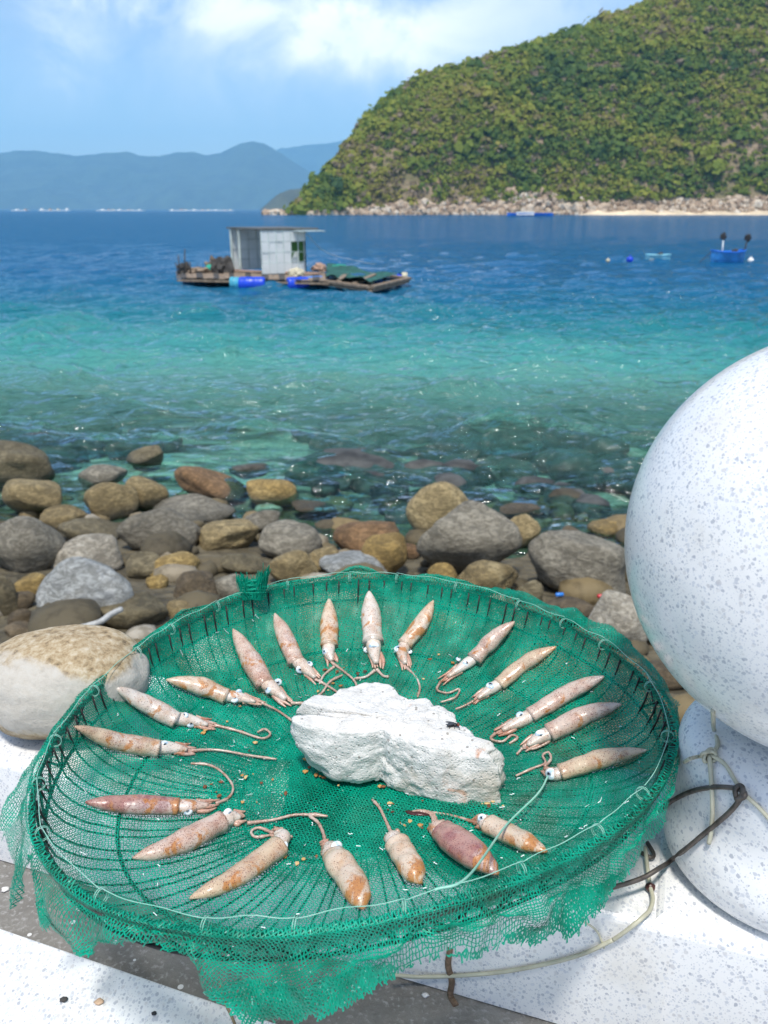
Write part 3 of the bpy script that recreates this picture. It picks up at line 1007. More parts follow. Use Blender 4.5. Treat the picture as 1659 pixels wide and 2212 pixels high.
# ------------------------------------------------------------------ raft, boats and floats
M_WOOD = simple('weathered_wood', (0.22, 0.165, 0.115), 0.85, 0.4, 5.0)
M_WOODP = simple('pink_plank', (0.42, 0.27, 0.20), 0.8, 0.25, 5.0)
M_DARKW = simple('dark_wood', (0.055, 0.050, 0.045), 0.85, 0.4, 5.0)
m_, q = new_mat('white_sheet')
c = q.mix(q.smooth(q.noise(q.coord, 2.0, 4), 0.35, 0.7), (0.84, 0.87, 0.86), (0.90, 0.92, 0.91))
M_SHEET = m_
finish(q, q.n('ShaderNodeMixShader', None, i0=0.35, i1=principled(q, c, 0.5), i2=q.n('ShaderNodeBsdfTranslucent', None, Color=c).outputs[0]).outputs[0])
M_FRAME = simple('grey_frame', (0.45, 0.52, 0.50), 0.6, 0.2, 3.0)
M_ROOF = simple('dark_roof', (0.10, 0.105, 0.10), 0.7, 0.3, 3.0)
M_BLUE = simple('blue_plastic', (0.006, 0.055, 0.55), 0.35, 0.15, 3.0)
M_BLUE2 = simple('light_blue_plastic', (0.03, 0.20, 0.62), 0.35, 0.15, 3.0)
M_TEAL = simple('teal_plastic', (0.06, 0.36, 0.48), 0.4, 0.2, 3.0)
M_CREAM = simple('cream_plastic', (0.52, 0.47, 0.33), 0.5, 0.2, 3.0)
M_GTARP = simple('green_tarp', (0.012, 0.30, 0.20), 0.6, 0.25, 2.0)
M_GDARK = simple('dark_green_net', (0.012, 0.085, 0.065), 0.8, 0.4, 2.0)
M_GREEN = simple('green_curtain', (0.05, 0.15, 0.03), 0.8, 0.3, 2.0)
M_BLACK = simple('black_rag', (0.02, 0.02, 0.022), 0.8, 0.3, 4.0)
M_BOAT = simple('boat_blue', (0.025, 0.19, 0.47), 0.45, 0.25, 3.0)
M_BOATIN = simple('boat_bright_blue', (0.012, 0.16, 0.66), 0.45, 0.2, 3.0)
M_BOATP = simple('boat_pale_blue', (0.19, 0.48, 0.58), 0.5, 0.25, 3.0)
M_WHITEP = simple('white_plastic', (0.78, 0.78, 0.74), 0.4, 0.08, 3.0)
M_ROPE = simple('pale_rope', (0.45, 0.43, 0.36), 0.8, 0.2, 20.0)

raft_o = on_plane(560, 606, 0.0)
raft = thing('fishing_raft', raft_o, 'floating wooden fishing raft with a white sheet hut on blue barrels', 'raft')
ZD = 0.42


def rp(x_, y_, z_=ZD):
    return on_plane(x_, y_, z_)


def beam(a_, b_, w_, h_, mat, name='beam', parent=None):
    V_, F_ = box_between(a_, b_, w_, h_)
    return mesh(name, V_, F_, mat, parent or raft, smooth=False)


fl, fr, nl_, nr_ = rp(388, 583), rp(700, 588), rp(392, 600), rp(702, 607)
for t in np.linspace(0, 1, 4):
    beam(fl + (nl_ - fl) * t - [0.2, 0, 0.12], fr + (nr_ - fr) * t + [0.2, 0, -0.12], 0.14, 0.09, M_WOOD, 'beam')
nplk = 26
for i in range(nplk):
    t = (i + 0.5) / nplk
    a_, b_ = fl + (fr - fl) * t, nl_ + (nr_ - nl_) * t
    dz = rng.uniform(-0.02, 0.03)
    beam(a_ + [0, 0, dz], b_ + [0, 0, dz], 0.30 + 0.05 * rng.uniform(-1, 1), 0.04, M_WOOD if i % 3 else M_DARKW, 'plank')
beam(rp(474, 588) + [0, 0, .12], rp(692, 596) + [0, 0, .12], 0.28, 0.07, M_WOODP, 'edge_board')
# fish pen at right
pen = [rp(694, 576), rp(882, 599), rp(800, 618), rp(696, 604)]
for a_, b_, nm in ((0, 1, 'pen_beam'), (1, 2, 'pen_beam'), (2, 3, 'pen_beam'), (3, 0, 'pen_beam')):
    beam(pen[a_] - [0, 0, .05], pen[b_] - [0, 0, .05], 0.34, 0.10, M_WOOD, nm)
    beam(pen[a_] - [0, 0, .2], pen[b_] - [0, 0, .2], 0.14, 0.10, M_WOOD, nm)
for t in (0.36, 0.68):
    beam(pen[0] + (pen[1] - pen[0]) * t, pen[3] + (pen[2] - pen[3]) * t, 0.26, 0.09, M_WOOD, 'pen_beam')
U_, W_ = np.meshgrid(np.linspace(0.08, 0.97, 26), np.linspace(0.06, 0.94, 16), indexing='ij')
Pn = (pen[0] * ((1 - U_) * (1 - W_))[..., None] + pen[1] * (U_ * (1 - W_))[..., None] + pen[2] * (U_ * W_)[..., None] + pen[3] * ((1 - U_) * W_)[..., None])
Pn[..., 2] += 0.10 + 0.16 * fbm(np.stack([U_ * 5, W_ * 5, 0 * U_], -1), 61, 3) - 0.25 * np.sin(U_ * 3.14) * np.sin(W_ * 3.14) + 0.1
mesh('pen_net', Pn.reshape(-1, 3), grid_faces(26, 16), M_GDARK, raft)


def heap(px, py, w_, h_, mat, name, seed, parent=raft, jag=0.35, zb=ZD, dep=0.6):
    b_ = on_plane(px, py, zb)
    k_ = depth_of(b_) / FPX
    D_, F_ = ICO[3]
    r_ = 1 + jag * fbm(D_ * 2.0 + seed, seed, 4)
    V_ = D_ * r_[:, None]
    V_[:, 2] = np.maximum(V_[:, 2], -0.35)
    V_ = V_ * np.array([w_ * k_ / 2, w_ * k_ / 2 * dep, h_ * k_ / 1.35]) + b_ + [0, 0, h_ * k_ / 1.35 * 0.35]
    return mesh(name, V_, F_, mat, parent, smooth=False)


heap(731, 582, 42, 10, M_GTARP, 'tarp', 5)
heap(462, 586, 46, 13, M_GTARP, 'tarp', 6)
heap(690, 585, 30, 16, M_WOODP, 'sack', 7)
heap(640, 597, 34, 18, M_CREAM, 'sack', 8, jag=0.2)
heap(482, 590, 44, 38, M_DARKW, 'net_heap', 9, jag=0.6)
heap(458, 585, 26, 22, M_WOOD, 'net_heap', 10, jag=0.7)
heap(430, 590, 50, 13, M_WOOD, 'net_heap', 12, jag=0.6)
heap(397, 590, 22, 22, M_DARKW, 'net_heap', 13, jag=0.8)
heap(612, 592, 26, 11, M_BLACK, 'crate', 14, jag=0.2)
for px_, hh in ((389, 40), (398, 52), (412, 26), (386, 24)):
    b_ = rp(px_, 592)
    k_ = depth_of(b_) / FPX
    V, F = tube([b_, b_ + [rng.uniform(-.2, .2), 0, hh * k_]], [0.05, 0.03], 6)
    mesh('pole', V, F, M_DARKW, raft)
# hut
c0, c1, c3 = rp(567, 592, 0.5), rp(661, 588.5, 0.5), rp(503, 582, 0.5)
c2 = c1 + c3 - c0
HT = np.array([0, 0, 2.08])


def wall_grid(a_, b_, cols, rows, name, skip=(), parent=raft, inset=0.0, tilt=0.0):
    """sheet panels between a thin frame; skip holds cells left open"""
    out = []
    for i in range(cols):
        for j in range(rows):
            if (i, j) in skip:
                continue
            u0, u1, w0, w1 = (i + 0.015) / cols, (i + 0.985) / cols, (j + 0.015) / rows, (j + 0.985) / rows
            p = [a_ + (b_ - a_) * u + HT * w for u, w in ((u0, w0), (u1, w0), (u1, w1), (u0, w1))]
            n_ = np.cross(b_ - a_, HT)
            n_ /= np.linalg.norm(n_)
            jit = rng.uniform(-0.02, 0.02)
            V_ = np.array([x + n_ * (0.012 + jit) for x in p] + [x - n_ * (0.012 - jit) for x in p])
            mesh('wall_panel', V_, [[0, 1, 2, 3], [7, 6, 5, 4], [0, 4, 5, 1], [1, 5, 6, 2], [2, 6, 7, 3], [3, 7, 4, 0]], M_SHEET, parent, smooth=False)
    for i in range(cols + 1):
        p = a_ + (b_ - a_) * (i / cols)
        beam(p, p + HT, 0.045, 0.045, M_FRAME, 'wall_batten')
    for j in range(rows + 1):
        beam(a_ + HT * (j / rows), b_ + HT * (j / rows), 0.035, 0.035, M_FRAME, 'wall_batten')


wall_grid(c0, c1, 6, 4, 'front', skip=((4, 2), (5, 2), (4, 1), (5, 1)))
wall_grid(c1, c2, 4, 3, 'right')
wall_grid(c3, c2, 5, 4, 'back')
wa, wb = c0 + (c1 - c0) * (4.05 / 6), c0 + (c1 - c0) * (5.95 / 6)
n_ = np.cross(c1 - c0, HT)
n_ /= np.linalg.norm(n_)
V = np.array([p - n_ * -0.35 * 0 + (c3 - c0) / np.linalg.norm(c3 - c0) * 0.18 + HT * w for p, w in ((wa, .27), (wb, .27), (wb, .74), (wa, .74))])
mesh('curtain', V, [[0, 1, 2, 3]], M_GREEN, raft, smooth=False)
V = np.array([p + (c3 - c0) / np.linalg.norm(c3 - c0) * 0.12 + HT * w for p, w in ((wa, .27), (wa + (wb - wa) * .62, .27), (wa + (wb - wa) * .55, .52), (wa + (wb - wa) * .25, .46))])
mesh('cloth', V, [[0, 1, 2, 3]], M_SHEET, raft, smooth=False)
for t in (0.72, 1.0):
    beam(c0 + (c3 - c0) * t, c0 + (c3 - c0) * t + HT, 0.13, 0.13, M_FRAME, 'post')
ru = (c1 - c0) / np.linalg.norm(c1 - c0)
rv = (c3 - c0) / np.linalg.norm(c3 - c0)
rq = [c0 - ru * .05 - rv * .05, c1 + ru * .75 - rv * .05, c2 + ru * .75 + rv * .35, c3 - ru * .1 + rv * .35]
V, F = prism([p[:2] for p in rq], c0[2] + HT[2] + 0.03, c0[2] + HT[2] + 0.12)
mesh('roof', V, F, M_ROOF, raft, smooth=False)
a_ = c0 + (c1 - c0) * 0.72 + HT * 0.99 - rv * 0.03
V, F = box_between(a_ + [0, 0, 0.0] - rv * 0.35, c1 + ru * .8 + HT * 0.99 - rv * 0.35, 0.7, 0.05)
mesh('awning', V, F, M_FRAME, raft, smooth=False)
V, F = tube(spline([c1 + HT * 0.97, (c1 + HT * .97 + pen[0] + [1.6, 0, 0]) / 2 - [0, 0, .15], pen[0] + [3.2, 0, 0.1]], 14), 0.012, 5)
mesh('stay_rope', V, F, M_ROPE, raft)


def barrel(a_, b_, r_, mat, name='barrel'):
    a_, b_ = np.asarray(a_, float), np.asarray(b_, float)
    ts = [0, 0.0, 0.03, 0.10, 0.30, 0.33, 0.36, 0.64, 0.67, 0.70, 0.90, 0.97, 1.0, 1.0]
    rs = [0.01, 0.86, 0.95, 1.0, 1.0, 1.05, 1.0, 1.0, 1.05, 1.0, 1.0, 0.95, 0.86, 0.01]
    P = np.array([a_ + (b_ - a_) * (t + 0.0005 * k) for k, t in enumerate(ts)])
    V_, F_ = tube(P, np.array(rs) * r_, 20)
    return mesh(name, V_, F_, mat, raft)


def barrel_px(x0, x1, y_, r_px, mat, dy=0.0):
    a_, b_ = on_plane(x0, y_ + r_px * 0.75, 0.0), on_plane(x1, y_ + r_px * 0.75 + dy, 0.0)
    k_ = depth_of(a_) / FPX
    return barrel(a_ + [0, 0, r_px * k_ * 0.80], b_ + [0, 0, r_px * k_ * 0.80], r_px * k_ * 1.12, mat)


barrel_px(498, 519, 613, 12, M_TEAL)
barrel_px(517, 573, 614, 13, M_BLUE)
barrel_px(621, 664, 615, 13, M_BLUE, -2)
barrel_px(662, 696, 611, 11, M_BLUE2, -2)
barrel_px(573, 598, 608, 7, M_CREAM)
barrel_px(791, 808, 613, 8, M_CREAM)
barrel_px(808, 826, 608, 8, M_BLUE2)
barrel_px(858, 868, 601, 8, M_BLUE)
barrel_px(868, 880, 598, 8, M_CREAM)
barrel_px(746, 762, 612, 7, M_DARKW)
for k_, (x0, x1, y_, mt) in enumerate(((404, 420, 597, M_TEAL), (424, 442, 599, M_BLUE2), (445, 466, 601, M_CREAM), (470, 492, 604, M_GDARK), (386, 400, 595, M_WHITEP))):
    barrel_px(x0, x1, y_, 6.5, mt)
barrel_px(515, 526, 586, 6, M_BLUE)


def hull(name, px, py, L_px, H_px, yaw, mat, mat_in, parent, beamr=0.36, sheer=0.18):
    b_ = on_plane(px, py, 0.0)
    k_ = depth_of(b_) / FPX
    L, Hh = L_px * k_, H_px * k_
    n, msec = 22, 9
    outer, inner = [], []
    for i in range(n):
        t = i / (n - 1) * 2 - 1
        half = beamr * L / 2 * (1 - abs(t) ** 3.2) ** 0.6 + 0.012
        hgt_ = Hh * (1 + sheer * t * t)
        for rows, ins in ((outer, 0.0), (inner, 0.05)):
            for j in range(msec):
                u = j / (msec - 1) * 2 - 1
                y_ = (half - ins) * math.copysign(abs(u) ** 0.7, u)
                z_ = -0.12 + (hgt_ + 0.12) * abs(u) ** 2.6 + (0.10 if ins and abs(u) < 0.8 else 0)
                rows.append((t * (L / 2 - ins * 0.6), y_, z_))
    ca, sa = math.cos(yaw), math.sin(yaw)
    R_ = np.array([[ca, -sa, 0], [sa, ca, 0], [0, 0, 1]])
    Fo = grid_faces(n, msec).tolist()
    Vo = np.array(outer) @ R_.T + b_
    Vi = np.array(inner) @ R_.T + b_
    mesh('hull', Vo, Fo, mat, parent)
    mesh('inside', Vi, [f[::-1] for f in Fo], mat_in, parent)
    for side in (0, msec - 1):
        V_, F_ = tube(Vo[side::msec], 0.045, 6)
        mesh('gunwale', V_, F_, mat_in, parent)
    return b_, k_, R_, L, Hh


bo = on_plane(1570, 566, 0)
boat = thing('fishing_boat', bo, 'blue wooden boat with two flag poles, largest of the moored boats', 'boat')
b_, k_, R_, L, Hh = hull('boat', 1570, 567, 82, 22, 0.25, M_BOAT, M_BOATIN, boat, 0.45)
for t in (-0.45, 0.05, 0.5):
    c_ = b_ + R_ @ np.array([t * L / 2, 0, Hh * 0.75])
    V, F = box_between(c_ - R_ @ np.array([0, 0.2 * L * .8, 0]), c_ + R_ @ np.array([0, 0.2 * L * .8, 0]), 0.2, 0.04)
    mesh('thwart', V, F, M_BOATIN, boat, smooth=False)
for (px0, px1, top_, mt) in ((1559, 1557, 60, M_WHITEP), (1603, 1610, 58, M_DARKW)):
    p0 = b_ + [(px0 - 1570) * k_, 0.1, 0.2]
    p1 = b_ + [(px1 - 1570) * k_, 0.1, top_ * k_ * 0.93]
    V, F = tube([p0, p1], [0.06, 0.045], 8)
    pl = mesh('flag_pole', V, F, mt, boat)
    D_, F_ = ICO[2]
    V_ = D_ * (1 + 0.4 * fbm(D_ * 2 + px0, 3, 3))[:, None] * np.array([7, 3, 8]) * k_ + p1 - [0, 0, 3 * k_]
    mesh('flag', V_, F_, M_BLACK, pl, smooth=False)
D_, F_ = ICO[2]
mesh('bundle', D_ * (1 + .4 * fbm(D_ * 2, 4, 3))[:, None] * np.array([8, 4, 5]) * k_ + b_ + [16 * k_, 0.1, Hh * 1.05], F_, M_DARKW, boat, smooth=False)
V, F = tube(spline([b_ + R_ @ np.array([-L / 2, 0, Hh]), b_ + [-62 * k_, -.3, 0.02]], 10), 0.03, 5)
mesh('mooring_rope', V, F, M_DARKW, boat)

bo = on_plane(1420, 563, 0)
skiff = thing('skiff', bo, 'small pale blue skiff moored left of the blue boat', 'boat')
b_, k_, R_, L, Hh = hull('skiff', 1420, 564, 54, 13, -0.08, M_BOATP, M_BOATP, skiff, 0.42, 0.05)
V, F = box_between(b_ + [-6 * k_, -.2, Hh * .8], b_ + [10 * k_, .2, Hh * 1.3], 0.16, 0.12)
mesh('oar', V, F, M_DARKW, skiff, smooth=False)
V, F = box_between(b_ + [-22 * k_, -.55, Hh * .25], b_ + [10 * k_, -.58, Hh * .22], 0.05, 0.16)
mesh('rubbing_strip', V, F, M_CREAM, skiff, smooth=False)


def buoy(px, py, w_px, mat, label, band=None, squash=0.95):
    b_ = on_plane(px, py + w_px * 0.35, 0)
    k_ = depth_of(b_) / FPX
    D_, F_ = ICO[3]
    t = thing('buoy', b_, label, 'buoy', 'floats on the water')
    c_ = b_ + [0, 0, w_px * k_ * 0.35]
    mesh('float_body', D_ * np.array([.5, .5, .5 * squash]) * w_px * k_ + c_, F_, mat, t)
    V_, F2 = tube([c_ + [0, 0, .42 * w_px * k_], c_ + [0, 0, .66 * w_px * k_]], 0.10 * w_px * k_, 8)
    mesh('eyelet', V_, F2, band or mat, t)


buoy(1360, 561, 15, M_BLUE, 'dark blue round float left of the pale blue skiff')
buoy(1313, 563, 9, M_CREAM, 'small cream float, leftmost of the floats near the boats')
buoy(1621, 563, 13, M_WHITEP, 'white round float at the right end of the blue boat')

lb = on_plane(1145, 466.5, 0)
lboat = thing('long_boat', lb, 'long low blue boat close to the foot of the hill', 'boat')
hull('lboat', 1145, 466.5, 100, 6, 0.03, M_BOATIN, M_BOAT, lboat, 0.14, 0.1)
V, F = box_between(lb + [-8, 0, 1.4], lb + [2, 0, 1.4], 3.5, 1.8)
mesh('cabin', V, F, M_WHITEP, lboat, smooth=False)

# far fish farms at the foot of the mountains
for k, (x0, x1, y_, h_, lb_) in enumerate(((30, 62, 457.0, 6, 'far white fish farm platform at the left edge of the bay'), (88, 150, 456.8, 7, 'far pinkish fish farm huts, second from the left edge'),
                                           (212, 312, 457.2, 4, 'long white far fish farm below the first mountain hump'), (368, 505, 457.0, 4, 'longest white far fish farm left of the headland'),
                                           (590, 700, 457.4, 3, 'x'))[:4]):
    p0, p1 = at_dist(x0, y_, 2300), at_dist(x1, y_, 2300)
    p0[2] = p1[2] = 0
    kf = depth_of(p0) / FPX
    t = thing('fish_farm', (p0 + p1) / 2, lb_, 'fish farm', 'far fish farms')
    V, F = box_between(p0 + [0, 0, 0.8], p1 + [0, 0, 0.8], 30, 1.6)
    mesh('platform', V, F, M_WHITEP, t, smooth=False)
    nh = max(2, int((x1 - x0) / 14))
    for i in range(nh):
        c_ = p0 + (p1 - p0) * ((i + 0.5 + rng.uniform(-.3, .3)) / nh)
        hw, hh = rng.uniform(2.5, 5) * kf, rng.uniform(0.3, 0.6) * h_ * kf
        V, F = box_between(c_ + [-hw / 2, 0, 1.6 + hh / 2], c_ + [hw / 2, 0, 1.6 + hh / 2], 12, hh)
        mesh('hut', V, F, (M_WHITEP, M_WOODP, M_CREAM)[i % 3], t, smooth=False)

# ------------------------------------------------------------------ the net basket (a wire fan guard sewn into green netting)
RIM_PX = [(560, 1285), (690, 1254), (800, 1246), (970, 1266), (1100, 1305), (1270, 1372), (1368, 1435), (1426, 1520), (1440, 1640), (1375, 1738), (1220, 1850), (1030, 1935),
          (830, 1980), (600, 2006), (430, 2002), (320, 1985), (199, 1950), (120, 1880), (82, 1719), (138, 1570), (239, 1457), (381, 1351)]
TILT = 0.05


def rim_plane_hit(px, py, drop=0.0):
    d = ray(px, py)
    n_ = np.array([-TILT, 0, 1.0])
    t = (-(0.393 + drop)) / (d @ n_)
    return EYE + d * t


def rim_z(x, y):
    return Z_RIM + TILT * np.asarray(x)


rim_pts = np.array([rim_plane_hit(*p) for p in RIM_PX])
A_ = np.c_[2 * rim_pts[:, :2], np.ones(len(rim_pts))]
sol = np.linalg.lstsq(A_, (rim_pts[:, :2] ** 2).sum(1), rcond=None)[0]
BC = sol[:2]
RM = math.sqrt(sol[2] + BC @ BC)
th_r = np.arctan2(rim_pts[:, 1] - BC[1], rim_pts[:, 0] - BC[0])
rr_r = np.hypot(rim_pts[:, 1] - BC[1], rim_pts[:, 0] - BC[0])
od = np.argsort(th_r)
th_r, rr_r = th_r[od], rr_r[od]
# smooth periodic radius from a low Fourier fit
KF = 5
Fm = np.concatenate([[np.ones_like(th_r)]] + [[np.cos(k * th_r), np.sin(k * th_r)] for k in range(1, KF)], 0).T
cf = np.linalg.solve(Fm.T @ Fm + 0.02 * np.eye(Fm.shape[1]), Fm.T @ rr_r)


def rim_r(t):
    t = np.asarray(t, float)
    o_ = cf[0] + 0 * t
    for k in range(1, KF):
        o_ = o_ + cf[2 * k - 1] * np.cos(k * t) + cf[2 * k] * np.sin(k * t)
    return o_


pr_r = np.array([0, 0.20, 0.40, 0.60, 0.75, 0.86, 0.93, 0.975, 0.995, 1.0])
pr_z = np.array([-0.0815, -0.081, -0.0785, -0.072, -0.0625, -0.050, -0.037, -0.022, -0.009, 0.0])
ps = spline(np.c_[pr_r, pr_z, 0 * pr_r], 400)
arc = np.concatenate([[0], np.cumsum(np.hypot(np.diff(ps[:, 0]) * RM, np.diff(ps[:, 1])))])
S_RIM = arc[-1]


def prof_r(s):
    return np.interp(s, arc, ps[:, 0])


def prof_z(s):
    return np.interp(s, arc, ps[:, 1])


def bowl_z(x, y):
    t = np.arctan2(y - BC[1], x - BC[0])
    r_ = np.hypot(x - BC[0], y - BC[1]) / rim_r(t)
    return rim_z(x, y) + np.interp(r_, ps[:, 0], ps[:, 1])


def bowl_hit(px, py):
    d = ray(px, py)
    t = np.linspace(0.3, 1.6, 2600)
    P = EYE + d * t[:, None]
    t_ = np.arctan2(P[:, 1] - BC[1], P[:, 0] - BC[0])
    r_ = np.hypot(P[:, 1] - BC[1], P[:, 0] - BC[0]) / rim_r(t_)
    z = rim_z(P[:, 0], P[:, 1]) + np.where(r_ <= 1, np.interp(r_, ps[:, 0], ps[:, 1]), 0.0)
    below = (P[:, 2] < z) & (r_ < 1.0)
    if not below.any():
        return rim_plane_hit(px, py, 0.002)
    return P[np.argmax(below)]


def bowl_n(p):
    e = 0.004
    gx = (bowl_z(p[0] + e, p[1]) - bowl_z(p[0] - e, p[1])) / (2 * e)
    gy = (bowl_z(p[0], p[1] + e) - bowl_z(p[0], p[1] - e)) / (2 * e)
    n_ = np.array([-gx, -gy, 1.0])
    return n_ / np.linalg.norm(n_)


basket = thing('net_basket', (BC[0], BC[1], Z_COP), 'round shallow drying basket wrapped in green net with frayed edges', 'basket')
M_WIRE = simple('black_wire', (0.018, 0.017, 0.016), 0.5, 0.5, 60.0, metal=0.3)
M_RIMW = simple('rim_wire', (0.035, 0.045, 0.035), 0.5, 0.5, 60.0, metal=0.3)

# netting
m_net, q = new_mat('green_netting')
n1 = q.noise(q.coord, 40.0, 4, 0.6)
n2 = q.noise(q.coord, 9.0, 4, 0.6)
c = q.mix(q.smooth(n1, 0.3, 0.7), (0.000, 0.235, 0.145), (0.002, 0.430, 0.278))
c = q.mix(q.math('MULTIPLY', q.smooth(n2, 0.60, 0.74), 0.35), c, (0.10, 0.13, 0.06))
n3 = q.noise(q.coord, 420.0, 2, 0.5)
c = q.mix(q.math('MULTIPLY', q.smooth(n3, 0.66, 0.72), 0.5), c, (0.45, 0.75, 0.66))
p_ = q.n('ShaderNodeBsdfPrincipled', None, Base_Color=c, Roughness=0.40)
q.put(p_.inputs['Specular IOR Level'], 0.28)
t_ = q.n('ShaderNodeBsdfTranslucent', None, Color=c)
mx = q.n('ShaderNodeMixShader', None, i0=0.28, i1=p_.outputs[0], i2=t_.outputs[0])
finish(q, mx.outputs[0])

# how far the skirt outside the rim hangs: picture outline and drop below the rim
SK = [(85, 1650, .030), (0, 1789, .056), (20, 1826, .058), (63, 1838, .058), (50, 1930, .066), (20, 1962, .070), (94, 1990, .072), (131, 2017, .074), (194, 2060, .078), (215, 2034, .072), (275, 2034, .062),
      (405, 2058, .055), (424, 2078, .060), (441, 2130, .075), (484, 2162, .083), (522, 2202, .092), (593, 2204, .094), (691, 2189, .092), (740, 2170, .088), (779, 2152, .085),
      (828, 2127, .080), (874, 2089, .072), (972, 2059, .066), (1030, 2046, .064), (1080, 2020, .060), (1150, 2030, .066), (1179, 2006, .062), (1240, 1996, .064), (1284, 1970, .062),
      (1330, 1906, .056), (1404, 1816, .048), (1446, 1735, .040), (1462, 1660, .034), (1466, 1600, .030), (1462, 1520, .030), (1420, 1462, .03), (1340, 1400, .03), (1230, 1335, .03), (1110, 1295, .03)]
ske = []
for (x_, y_, dr) in SK:
    lo_, hi_ = 0.004, dr
    for _ in range(24):                                   # hang the hem no deeper than keeps it outside the rim
        md = (lo_ + hi_) / 2
        p = rim_plane_hit(x_, y_, md)
        out_ = np.hypot(p[1] - BC[1], p[0] - BC[0]) - float(rim_r(math.atan2(p[1] - BC[1], p[0] - BC[0])))
        lo_, hi_ = (md, hi_) if out_ > 0.009 else (lo_, md)
    dr = lo_
    p = rim_plane_hit(x_, y_, dr)
    ske.append((math.atan2(p[1] - BC[1], p[0] - BC[0]), np.hypot(p[1] - BC[1], p[0] - BC[0]), dr))
for dg in np.arange(55, 160, 9):
    t = math.radians(dg)
    ske.append((t, float(rim_r(t)) + 0.013 + 0.006 * math.sin(dg * 0.9), 0.026 + 0.008 * math.sin(dg)))
ske = np.array(sorted(ske))
ske_t = np.concatenate([ske[:, 0] - 2 * math.pi, ske[:, 0], ske[:, 0] + 2 * math.pi])
ske_r = np.tile(ske[:, 1], 3)
ske_d = np.tile(ske[:, 2], 3)


def skirt_len(t):
    return np.hypot(np.interp(t, ske_t, ske_r) - rim_r(t), np.interp(t, ske_t, ske_d)) * 1.06 + 0.006


def net_surface(u, v, lift=0.0):
    s = np.hypot(u, v)
    t = np.arctan2(v, u)
    R_ = rim_r(t)
    ins = s <= S_RIM
    # inside the bowl, with radial pleats that fade towards the centre
    si = np.minimum(s, S_RIM)
    q_ = si / S_RIM
    pl = fbm(np.stack([np.cos(t) * 9, np.sin(t) * 9, q_ * 1.2], -1), 207, 3)
    pl2 = fbm(np.stack([u * 22, v * 22, 0 * u], -1), 219, 3)
    back = np.clip(np.sin(t) * 1.4, 0, 1) + np.clip(np.cos(t) * 1.4, 0, 1)
    wr_ = (0.0035 * pl * q_ ** 2 * np.clip((1 - q_) * 14, 0, 1) + 0.0022 * pl2 * np.clip((1 - q_) * 10, 0, 1)) * (0.7 + 0.6 * back)
    rin = prof_r(si) * R_
    zin = prof_z(si) + wr_ + 0.0022 + lift
    # over the rim and down outside it
    L = skirt_len(t)
    w = np.clip((s - S_RIM) / L, 0, 1.25)
    er, ed = np.interp(t, ske_t, ske_r), np.interp(t, ske_t, ske_d)
    bk_ = np.clip(np.sin(t) * 2.5, 0, 1) * np.clip(0.55 + 0.9 * fbm(np.stack([np.cos(t) * 6, np.sin(t) * 6, 0 * t], -1), 251, 2), 0, 1.3)
    mr, mz = R_ * 0.55 + er * 0.45 + 0.004 + 0.004 * bk_, -ed * 0.22 + 0.022 * bk_
    f1 = fbm(np.stack([np.cos(t) * 14, np.sin(t) * 14, w * 1.5], -1), 233, 3)
    f2 = fbm(np.stack([np.cos(t) * 5, np.sin(t) * 5, w * 2.5], -1), 241, 2)
    ro = (1 - w) ** 2 * R_ + 2 * w * (1 - w) * mr + w * w * er + 0.010 * f1 * np.clip(w * 1.5, 0, 1) * (1 - 0.5 * w)
    zo = (1 - w) ** 2 * 0.0045 + 2 * w * (1 - w) * mz - w * w * ed + 0.007 * f2 * np.clip(w * 2, 0, 1)
    ro = np.maximum(ro, R_ + 0.0060 * np.clip(w * 14, 0, 1) - 0.012 * np.clip(w - 0.16, 0, 1))
    r_ = np.where(ins, rin, ro)
    z_ = np.where(ins, zin, zo + lift)
    x_, y_ = BC[0] + r_ * np.cos(t), BC[1] + r_ * np.sin(t)
    z_ = rim_z(x_, y_) + z_
    z_ = np.where(y_ > cope_front(x_) - 0.002, np.maximum(z_, Z_COP + 0.0012), z_)
    return np.stack([x_, y_, z_], -1), s, t, L


